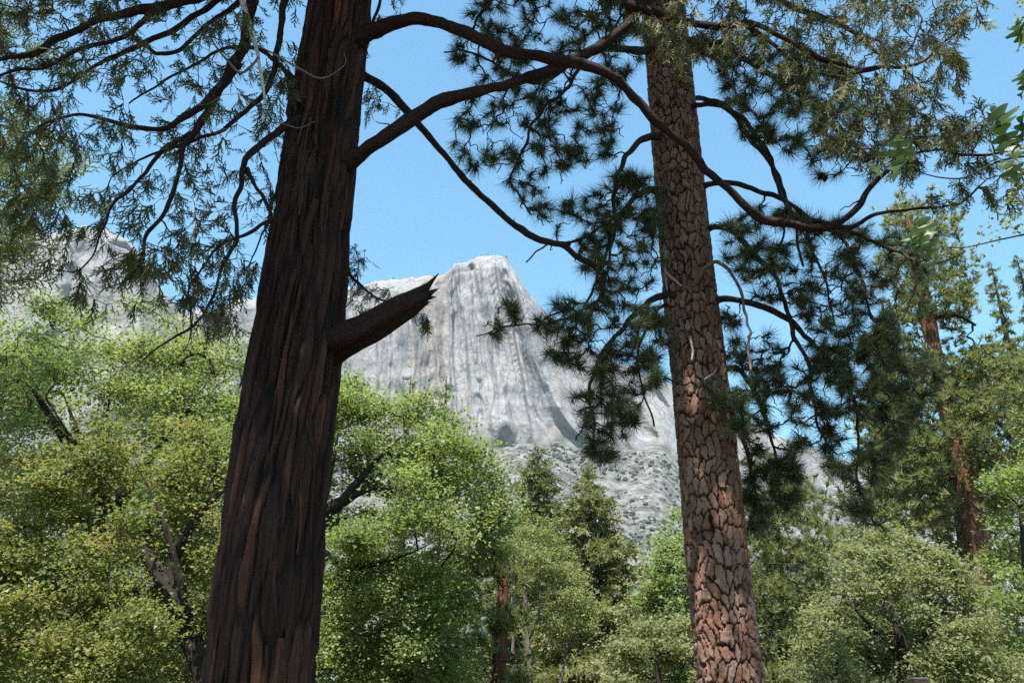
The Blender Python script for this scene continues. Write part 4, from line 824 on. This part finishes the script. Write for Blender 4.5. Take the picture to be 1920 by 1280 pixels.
def puff_pine(name, label, poly, Y, half, n, trunk, bark, mat, seed, kl, size, limbs=(), per=7, spread=0.25, rt=0.012, above=0.2, polys=None):
    """pine whose needle clusters stand on visible, branching limbs"""
    r = np.random.default_rng(seed); p0 = at(*trunk[0][:3]); root = thing(name, label, 'tree', (float(p0[0]), float(p0[1]), 0.0)); g = Grow(r)
    P, R = limb(trunk, 60); P0 = P[0].copy(); P0[2] = -0.1; P = np.vstack([P0[None], P]); R = np.concatenate([[R[0] * 1.15], R])
    v, f = rough_tube(P, R, 16, 0.10, seed, 0.8, 4.0); build('trunk', v, f, bark, root); g.skeleton(P[8:])
    for c in limbs:
        P, R = limb(c, 30); v, f = rough_tube(P, R, 8, 0.14, seed + 1, 0.5); build('limb', v, f, M['dark_bark'], root); g.skeleton(P[6:])
    T = np.vstack([fill(q, m, Y, half, r) for q, m in (polys or [(poly, n)])])
    g.run(T, K=8, above=above, wob=0.06, endup=0.5, follow=0.3, sag=0.05, maxlen=12)
    b = Bag(); v, f = g.mesh(rt, 0.42, 3, 0.07); b.add(v, f, 0.5); b.build('branchwork', M['dark_bark'], root)['kind'] = 'stuff'
    tips, dd = g.tips(); m = len(tips); C = np.repeat(tips, per, 0) + r.normal(size=(m * per, 3)) * spread * np.array([1, 1, 0.6])
    D = np.repeat(dd, per, 0) * 0.5 + r.normal(size=(m * per, 3)) * 0.5 + np.array([0, 0, 0.5]); fb = Bag()
    add_tufts(fb, C, D, size * r.uniform(0.7, 1.2, len(C)), kl, r); fb.build('crown', mat, root, False)
    return root
puff_pine('pine_tree', 'tall pine with a bare reddish trunk and rounded needle clusters, right of the plated pine', None, 28, 2.3, 0,
          [(1895, 1330, 28, 46), (1868, 1200, 28, 44), (1830, 1000, 28, 42), (1790, 820, 28, 36), (1752, 660, 28, 30), (1728, 540, 28, 22), (1706, 440, 28, 14), (1700, 395, 28, 6)], M['red_bark'], M['far_pine'], 301, pk, 1.15,
          [[(1785, 800, 28, 14), (1830, 770, 27.5, 12), (1880, 800, 27, 9), (1910, 860, 26.8, 5)], [(1740, 600, 28, 10), (1790, 590, 27.6, 8), (1830, 610, 27.4, 5)], [(1720, 500, 28, 8), (1770, 490, 28, 6), (1810, 470, 28, 4)]], per=9, spread=0.32,
          polys=[([(1660, 410), (1700, 372), (1740, 380), (1790, 410), (1820, 470), (1830, 560), (1810, 640), (1760, 600), (1690, 600), (1650, 520)], 95), ([(1640, 640), (1720, 620), (1700, 740), (1760, 850), (1770, 980), (1700, 1010), (1640, 960), (1620, 800)], 160), ([(1700, 640), (1790, 640), (1850, 930), (1780, 970)], 45), ([(1770, 640), (1850, 650), (1930, 700), (2000, 800), (1960, 900), (1880, 960), (1830, 900), (1790, 760)], 150)])
puff_pine('pine_tree', 'dark green pine mass closing the gap behind the bare-trunked pine', [(1570, 960), (1610, 850), (1650, 760), (1720, 690), (1800, 660), (1900, 680), (1990, 760), (1990, 1300), (1560, 1300)], 34, 2.2, 260,
          [(1850, 1330, 34, 24), (1825, 1150, 34, 22), (1795, 950, 34, 16), (1765, 760, 34, 8), (1755, 690, 34, 3)], M['dark_bark'], M['fir_leaf'], 309, pk, 1.5, per=8, spread=0.5)
puff_pine('pine_tree', 'second reddish pine trunk rising close behind the bare-trunked pine', [(1660, 850), (1900, 850), (1900, 1080), (1700, 1100)], 31, 1.6, 60,
          [(1850, 1330, 31, 26), (1842, 1150, 31, 25), (1815, 950, 31, 23), (1790, 820, 31, 18), (1770, 740, 31, 10)], M['red_bark'], M['far_pine'], 307, pk, 1.1, per=8, spread=0.3)
puff_pine('pine_tree', 'soft grey-green pine standing just right of the plated trunk', [(1385, 930), (1420, 880), (1455, 850), (1500, 890), (1545, 950), (1570, 1030), (1560, 1110), (1555, 1400), (1380, 1400)], 26, 2.0, 260,
          [(1470, 1330, 26, 20), (1465, 1150, 26, 16), (1458, 1000, 26, 10), (1455, 870, 26, 4)], M['dark_bark'], M['far_pine'], 302, pk2, 1.25, per=10, spread=0.30)
puff_pine('pine_tree', 'young pine with puffy needle clusters and a red trunk below the round leafy tree', [(770, 1190), (810, 1100), (870, 1040), (930, 1010), (985, 1060), (990, 1150), (985, 1400), (760, 1400)], 20, 1.5, 110,
          [(932, 1330, 20, 28), (938, 1200, 20, 26), (943, 1110, 20, 22), (948, 1030, 20, 10)], M['red_bark'], M['far_pine'], 303, pk2, 1.15, per=8, spread=0.20)
puff_pine('cedar_tree', 'dark conifer hanging in from the left edge behind the cedar limbs', None, 13, 1.4, 0,
          [(-330, 1330, 13, 70), (-260, 1000, 13, 62), (-190, 700, 13, 54), (-130, 400, 13, 44), (-70, 100, 13, 34), (-10, -200, 13, 20), (20, -400, 13, 8)], M['red_bark'], M['fir_leaf'], 304, [spray_kit(340 + i, 7, w=0.03) for i in range(3)], 0.5, per=9, spread=0.22, above=0.4,
          polys=[([(-260, -260), (60, -260), (95, -20), (105, 60), (60, 150), (70, 250), (-260, 260)], 110), ([(-260, 230), (90, 260), (110, 320), (95, 400), (70, 470), (50, 540), (-260, 560)], 110)])
# dead snag far behind the cedar boughs
sn = at(372, 1322, 48); sn[2] = 0
snag = thing('dead_snag', 'thin pale dead tree rising behind the cedar boughs', 'tree', tuple(float(c) for c in sn))
tpx = at(364, 372, 48); t = np.linspace(0, 1, 40)[:, None]; P = sn + (tpx - sn) * t; v, f = rough_tube(P, 0.16 * (1 - t[:, 0]) + 0.02, 8, 0.1, 3, 1.0); build('trunk', v, f, M['dead_wood'], snag)
r = np.random.default_rng(77); b = Bag()
for i in range(40):
    z = r.uniform(0.55, 0.98); a = r.uniform(0, 6.28); L = r.uniform(0.4, 1.4) * (1.25 - z); p = sn + (tpx - sn) * z; s = np.linspace(0, 1, 6)[:, None]
    q = p + np.array([math.cos(a), math.sin(a), 0.2]) * L * s + r.normal(size=(6, 3)) * 0.04 * s; v, f = tubes(q[None], (0.02 * (1 - s[:, 0]) + 0.006)[None], 4); b.add(v, f, 0.5)
b.build('branchwork', M['dead_wood'], snag)['kind'] = 'stuff'
conifer('fir_tree', 'dim conifer behind the bleached snag', (330, 345), 46, 560, 2.2, M['fir_leaf'], M['dark_bark'], 209, n=60, size=0.55, kitw=0.05)

# far wood at the foot of the talus
r = np.random.default_rng(91); fw = Bag(); k1 = [tuft_kit(9, 1.5, 0.36, 110, 900 + i, core=0.5) for i in range(3)]
for i in range(150):
    Y = r.uniform(70, 190); px = r.uniform(-300, 2200); b = at(px, 1322, Y); b[2] = 0; h = r.uniform(9, 20) * (0.75 if 900 < px < 1650 else 1.0); w = h * r.uniform(0.10, 0.18)
    t = np.linspace(0, 1, 4)[:, None]; v, f = tubes((b + np.array([0, 0, h]) * t)[None], (0.22 * (1 - t[:, 0]) + 0.03)[None], 5); fw.add(v, f, 0.2)
    m = 46; u = r.random(m) ** 0.8; a = r.uniform(0, 6.28, m); rr = w * (1 - u) * r.uniform(0.3, 1.1, m)
    c = b + np.stack([np.cos(a) * rr, np.sin(a) * rr, h * (0.08 + 0.92 * u)], -1); add_tufts(fw, c, np.stack([np.cos(a), np.sin(a), -0.1 + 0 * a], -1), r.uniform(0.6, 1.1, m) * (0.45 + 0.7 * (1 - u)), k1, r)
o = fw.build('distant_wood', M['fir_leaf'], None, False); tag(o, 'far-off conifer wood at the foot of the talus slope', 'wood', kind='stuff')

# shrubs on the talus, and trees on the ridge
r = np.random.default_rng(92); sb = Bag(); nrw, ncl = TALUS.shape[:2]
def blob(seed):
    rr = np.random.default_rng(seed); g_ = (1 + 5 ** 0.5) / 2
    V = np.array([(-1, g_, 0), (1, g_, 0), (-1, -g_, 0), (1, -g_, 0), (0, -1, g_), (0, 1, g_), (0, -1, -g_), (0, 1, -g_), (g_, 0, -1), (g_, 0, 1), (-g_, 0, -1), (-g_, 0, 1)]) / 1.9
    Fc = np.array([(0, 11, 5), (0, 5, 1), (0, 1, 7), (0, 7, 10), (0, 10, 11), (1, 5, 9), (5, 11, 4), (11, 10, 2), (10, 7, 6), (7, 1, 8), (3, 9, 4), (3, 4, 2), (3, 2, 6), (3, 6, 8), (3, 8, 9), (4, 9, 5), (2, 4, 11), (6, 2, 10), (8, 6, 7), (9, 8, 1)])
    V = V * rr.uniform(0.55, 1.25, (12, 1)) * np.array([1, 1, 0.75]) + np.array([0, 0, 0.4]); return V * 0.8, Fc, rr.random(12)
bl = [blob(i) for i in range(4)]
def on_talus(n):
    i, j, a, b = r.integers(0, nrw - 1, n), r.integers(0, ncl - 1, n), r.random((n, 1)), r.random((n, 1))
    return (TALUS[i, j] * (1 - a) + TALUS[i + 1, j] * a) * (1 - b) + (TALUS[i, j + 1] * (1 - a) + TALUS[i + 1, j + 1] * a) * b
pp = on_talus(24000); qx, qy = project(pp)
den = fbm(pp[:, 0] / 60, pp[:, 1] / 60, 0, 33, 3) * 1.6 + np.where(qx > 1230, 0.1, 0.0) + np.where(qy > 930, 0.15, -0.1); ok = (den > r.uniform(-0.55, 0.45, len(pp))) & (qx > 880) & (qx < 1700) & (qy < 1200); pp = pp[ok]
S = r.uniform(0.9, 2.25, len(pp)) ** 2 * (cam_depth(pp) / 1100) ** 0.3; up_ = np.tile(np.array([[0, 0, 1.0]]), (len(pp), 1)); add_tufts(sb, pp, up_, S, bl, r)
o = sb.build('talus_scrub', M['shrub_leaf'], None, False); tag(o, 'grey-green scrub dotted over the talus below the cliff', 'scrub', kind='stuff')
# boulders strewn over the talus
bd = Bag(); bp = on_talus(6000); qx, qy = project(bp); bp = bp[(qx > 880) & (qx < 1700) & (qy < 1150)]
add_tufts(bd, bp, np.tile(np.array([[0, 0, 1.0]]), (len(bp), 1)) + r.normal(size=(len(bp), 3)) * 0.3, r.uniform(0.9, 1.9, len(bp)) ** 2, bl, r)
m, nt, bs, out = new_mat('boulder'); nt.links.new(ramp(nt, N(nt, 'ShaderNodeAttribute', attribute_name='rnd').outputs['Fac'], [(0, (0.08, 0.078, 0.076)), (1, (0.20, 0.196, 0.19))]), bs.inputs['Base Color']); bs.inputs['Roughness'].default_value = 0.95
tag(bd.build('talus_boulders', m, None, False), 'pale boulders strewn over the talus below the cliff', 'boulders', kind='stuff')
RG = MV[4]
for i, x in enumerate((690, 735, 812, 846, 857, 866, 902, 915, 948)):
    j = int(np.argmin(np.abs(pxs - x))); p = RG[j] + np.array([0, 6, -1.0]); h = float(r.uniform(5, 9)); tr_ = thing('ridge_conifer', 'tiny dark conifer standing on the rim of the granite cliff', 'tree', tuple(float(c) for c in p), 'conifers along the cliff rim')
    t = np.linspace(0, 1, 4)[:, None]; v, f = tubes((p + np.array([0, 0, h]) * t)[None], (0.3 * (1 - t[:, 0]) + 0.05)[None], 5); build('trunk', v, f, M['dark_bark'], tr_)
    fb = Bag(); m = 60; u = r.random(m); a = r.uniform(0, 6.28, m); rr = h * 0.22 * (1 - u); c = p + np.stack([np.cos(a) * rr, np.sin(a) * rr, h * (0.12 + 0.88 * u)], -1)
    add_tufts(fb, c, np.stack([np.cos(a), np.sin(a), 0 * a], -1), r.uniform(0.5, 0.9, m), k1, r); fb.build('crown', M['fir_leaf'], tr_, False)

# ================================================================== OAK reaching in from the right, big lobed leaves
OY = 4.6
oak = thing('oak_tree', 'oak branches with large lobed leaves reaching in from the frame edge', 'tree', (4.6, 4.4, 0))
P = catmull(np.array([(4.6, 4.4, -0.1, 0.17), (4.55, 4.4, 1.5, 0.14), (4.4, 4.45, 3.0, 0.12), (4.35, 4.5, 4.5, 0.09), (4.45, 4.5, 6.0, 0.05), (4.7, 4.45, 7.4, 0.015)]), 60); v, f = rough_tube(P[:, :3], P[:, 3], 12, 0.1, 8, 0.5); build('trunk', v, f, M['dark_bark'], oak)
ro = np.random.default_rng(96); go = Grow(ro); go.skeleton(P[22:, :3]); T = ro.normal(size=(260, 3)); T = np.array([5.1, 4.3, 5.6]) + unit(T) * (ro.random((260, 1)) ** 0.4) * np.array([1.7, 1.7, 2.3]); ux, uy = project(T); T = T[(ux > 2010) | (T[:, 1] < 0.5)]
go.run(T, K=7, below=0.5, wob=0.07, endup=0.3, follow=0.35, maxlen=5); v, f = go.mesh(0.005, 0.45, 4, 0.05); ob = Bag(); ob.add(v, f, 0.5); ob.build('branchwork', M['dark_bark'], oak)['kind'] = 'stuff'
tps, _ = go.tips(); V, Fc, A = leaf_cloud(tps, np.full((len(tps), 3), 0.13), 16, 0.11, ro); oc = Bag(); oc.add(V, [Fc], A); oc.build('leaf_canopy', M['big_leaf'], oak, False)
half = np.array([(0.0, 0.0), (0.03, 0.06), (0.10, 0.16), (0.24, 0.20), (0.30, 0.27), (0.12, 0.31), (0.08, 0.36), (0.26, 0.44), (0.40, 0.47), (0.44, 0.58), (0.32, 0.60), (0.14, 0.57), (0.11, 0.63), (0.24, 0.72), (0.30, 0.80), (0.22, 0.84), (0.10, 0.80), (0.07, 0.86), (0.08, 0.95), (0.0, 1.0)])
def lobed(seed):
    rr = np.random.default_rng(seed); h = half.copy(); h[1:-1] += rr.normal(size=(18, 2)) * 0.012; n = len(h)
    mid = np.stack([np.zeros(n), h[:, 1]], -1); curl = rr.uniform(0.1, 0.3); fold = rr.uniform(0.1, 0.35)
    V = np.vstack([mid, h * [1, 1], h * [-1, 1]]); z = -curl * (V[:, 1] - 0.4) ** 2 + fold * np.abs(V[:, 0]) + 0.03 * np.sin(V[:, 1] * 9 + seed); V = np.column_stack([V, z]); k = np.arange(n - 1)
    return mesh_data('leaf', V, [np.stack([k, n + k, n + k + 1, k + 1], -1), np.stack([k, k + 1, 2 * n + k + 1, 2 * n + k], -1)], {'rnd': np.full(3 * n, rr.random())})
lm = [lobed(i) for i in range(5)]
for m_ in lm: m_.materials.append(M['big_leaf'])
r = np.random.default_rng(95)
TW = [([(2060, 300, 4.5, 9), (1960, 292, 4.6, 6), (1880, 300, 4.6, 4), (1800, 335, 4.6, 3), (1730, 325, 4.6, 2.5), (1700, 318, 4.6, 2)], [(1690, 318, 52), (1672, 342, 55), (1712, 300, 48), (1700, 330, 44), (1655, 335, 34)]),
      ([(2060, 260, 4.5, 8), (1980, 250, 4.5, 6), (1920, 262, 4.5, 4), (1885, 275, 4.5, 3)], [(1895, 240, 60), (1880, 292, 55), (1905, 300, 48), (1912, 345, 45), (1868, 300, 36), (1918, 270, 50)]),
      ([(2060, 100, 4.5, 8), (1980, 70, 4.5, 5), (1930, 85, 4.5, 3), (1912, 95, 4.5, 2)], [(1908, 98, 52), (1918, 82, 44)]),
      ([(2080, 200, 4.5, 6), (1980, 185, 4.5, 4), (1925, 178, 4.5, 2)], [(1915, 188, 42), (1918, 160, 36)]),
      ([(2060, 400, 4.5, 7), (1960, 430, 4.7, 4), (1880, 448, 4.8, 3), (1800, 465, 4.9, 2), (1755, 460, 4.9, 2)], [(1748, 450, 50), (1735, 470, 44), (1752, 486, 46), (1725, 462, 34)])]
for tws, lvs in TW:
    P, R = limb(tws, 40); q = P[0]; tr0 = np.array([4.35, 4.5, min(5.8, max(2.5, q[2] - 0.8))])
    Pf = catmull(np.vstack([np.r_[tr0, 0.03], np.column_stack([P[::4], R[::4]])]), 60); v, f = rough_tube(Pf[:, :3], np.maximum(Pf[:, 3], 0.002), 6, 0.1, 4, 0.3)
    bo = build('branch', v, f, M['dark_bark'], oak); bo['_o'] = oak['_o']
    for (x, y, s) in lvs:
        p = at(x, y, tws[-1][2] + r.uniform(-0.1, 0.1)); o = bpy.data.objects.new('leaf', lm[r.integers(5)]); COL.objects.link(o); o.parent = bo
        sc_ = s * cam_depth(p) / F * 1.25; o.location = p - np.array(oak['_o']); o.scale = (sc_, sc_, sc_); o.rotation_euler = (r.uniform(0.9, 2.0), r.uniform(-0.6, 0.6), r.uniform(0, 6.28))
        nn = P[np.argmin(np.linalg.norm(P - p, axis=1))]; s_ = np.linspace(0, 1, 5)[:, None]; st_ = nn + (p - nn) * s_ + np.array([0, 0, 0.012]) * np.sin(s_ * 3.14)
        v, f = tubes(st_[None], np.full((1, 5), 0.0016), 4); build('leaf_stalk', v, f, M['cedar_twig'], bo)
# young yellow-green leaves on the thin twigs
lb = Bag(); Cc = np.vstack([at(r.uniform(1830, 1925, 26), r.uniform(395, 450, 26), 5.0 + r.uniform(-.2, .2, 26)), at(r.uniform(1900, 1960, 30), r.uniform(0, 80, 30), 5.0 + r.uniform(-.3, .3, 30)), at(r.uniform(1830, 1870, 6), r.uniform(35, 60, 6), 5.0 + r.uniform(-.1, .1, 6)), at(r.uniform(1880, 1960, 16), r.uniform(300, 380, 16), 5.0 + r.uniform(-.2, .2, 16))])
V, Fc, A = leaf_cloud(Cc, np.full((len(Cc), 3), 0.03), 4, 0.035, r); lb.add(V, [Fc], A); lb.build('crown', M['lime_leaf'], oak, False)

# ================================================================== brown post
pp0 = at(1721, 1271, 11.0); hw = 0.5 * 27 * cam_depth(pp0) / F
m, nt, bs, out = new_mat('brown_paint'); nt.links.new(ramp(nt, noise_tex(nt, 25, 6, 0.6, stretch=(1, 1, 0.15)), [(0.3, (0.16, 0.06, 0.035)), (0.7, (0.26, 0.10, 0.06))]), bs.inputs['Base Color']); bs.inputs['Roughness'].default_value = 0.7
m2, nt2, bs2, _ = new_mat('pale_top'); nt2.links.new(ramp(nt2, noise_tex(nt2, 30, 5, 0.6), [(0.3, (0.28, 0.22, 0.19)), (0.7, (0.45, 0.40, 0.36))]), bs2.inputs['Base Color'])  # post cap is paler and greyer than the shaft
post = thing('wooden_post', 'brown wooden post top in front of the grey-green oak', 'post', (float(pp0[0]), 11.0, 0))
def boxm(x, y, z0, z1, b):
    ch = b; ring = np.array([(-x + ch, -y), (x - ch, -y), (x, -y + ch), (x, y - ch), (x - ch, y), (-x + ch, y), (-x, y - ch), (-x, -y + ch)])
    V = np.vstack([np.column_stack([ring, np.full(8, z0)]), np.column_stack([ring, np.full(8, z1 - ch)]), np.column_stack([ring * (1 - ch / x), np.full(8, z1)]), [[0, 0, z1]]])
    k = np.arange(8); k2 = (k + 1) % 8
    return V, [np.stack([k, k2, 8 + k2, 8 + k], -1), np.stack([8 + k, 8 + k2, 16 + k2, 16 + k], -1), np.stack([16 + k, 16 + k2, np.full(8, 24)], -1)]
zt = float(pp0[2])
v, f = boxm(hw, hw, -0.2, zt - 0.012, 0.01); build('shaft', v + np.array(post['_o']), f, m, post, smooth=False)
v, f = boxm(hw * 1.03, hw * 1.03, zt - 0.010, zt + 0.012, 0.006); build('cap', v + np.array(post['_o']), f, m2, post, smooth=False)

# ================================================================== the air: thin blue haze over the valley
HZ = float(MV[..., 2].max()) + 40; hx, hy0, hy1 = 3000.0, -700.0, 3000.0; lowz = float(MV[..., 2].min()) - 2
V = np.array([(x, y, z) for z in (lowz, HZ) for y in (hy0, hy1) for x in (-hx, hx)])
m, nt, bs, out = new_mat('haze_air'); nt.nodes.remove(bs); pv = N(nt, 'ShaderNodeVolumePrincipled'); pv.inputs['Color'].default_value = (0.72, 0.86, 1.0, 1); pv.inputs['Density'].default_value = 0.00007; pv.inputs['Anisotropy'].default_value = 0.2
nt.links.new(pv.outputs[0], out.inputs['Volume'])
tag(build('haze', V, [np.array([(0, 2, 3, 1), (4, 5, 7, 6), (0, 1, 5, 4), (2, 6, 7, 3), (0, 4, 6, 2), (1, 3, 7, 5)])], m, smooth=False), 'thin blue air haze over the valley', kind='stuff')

for o in SC.objects:
    if '_o' in o: del o['_o']
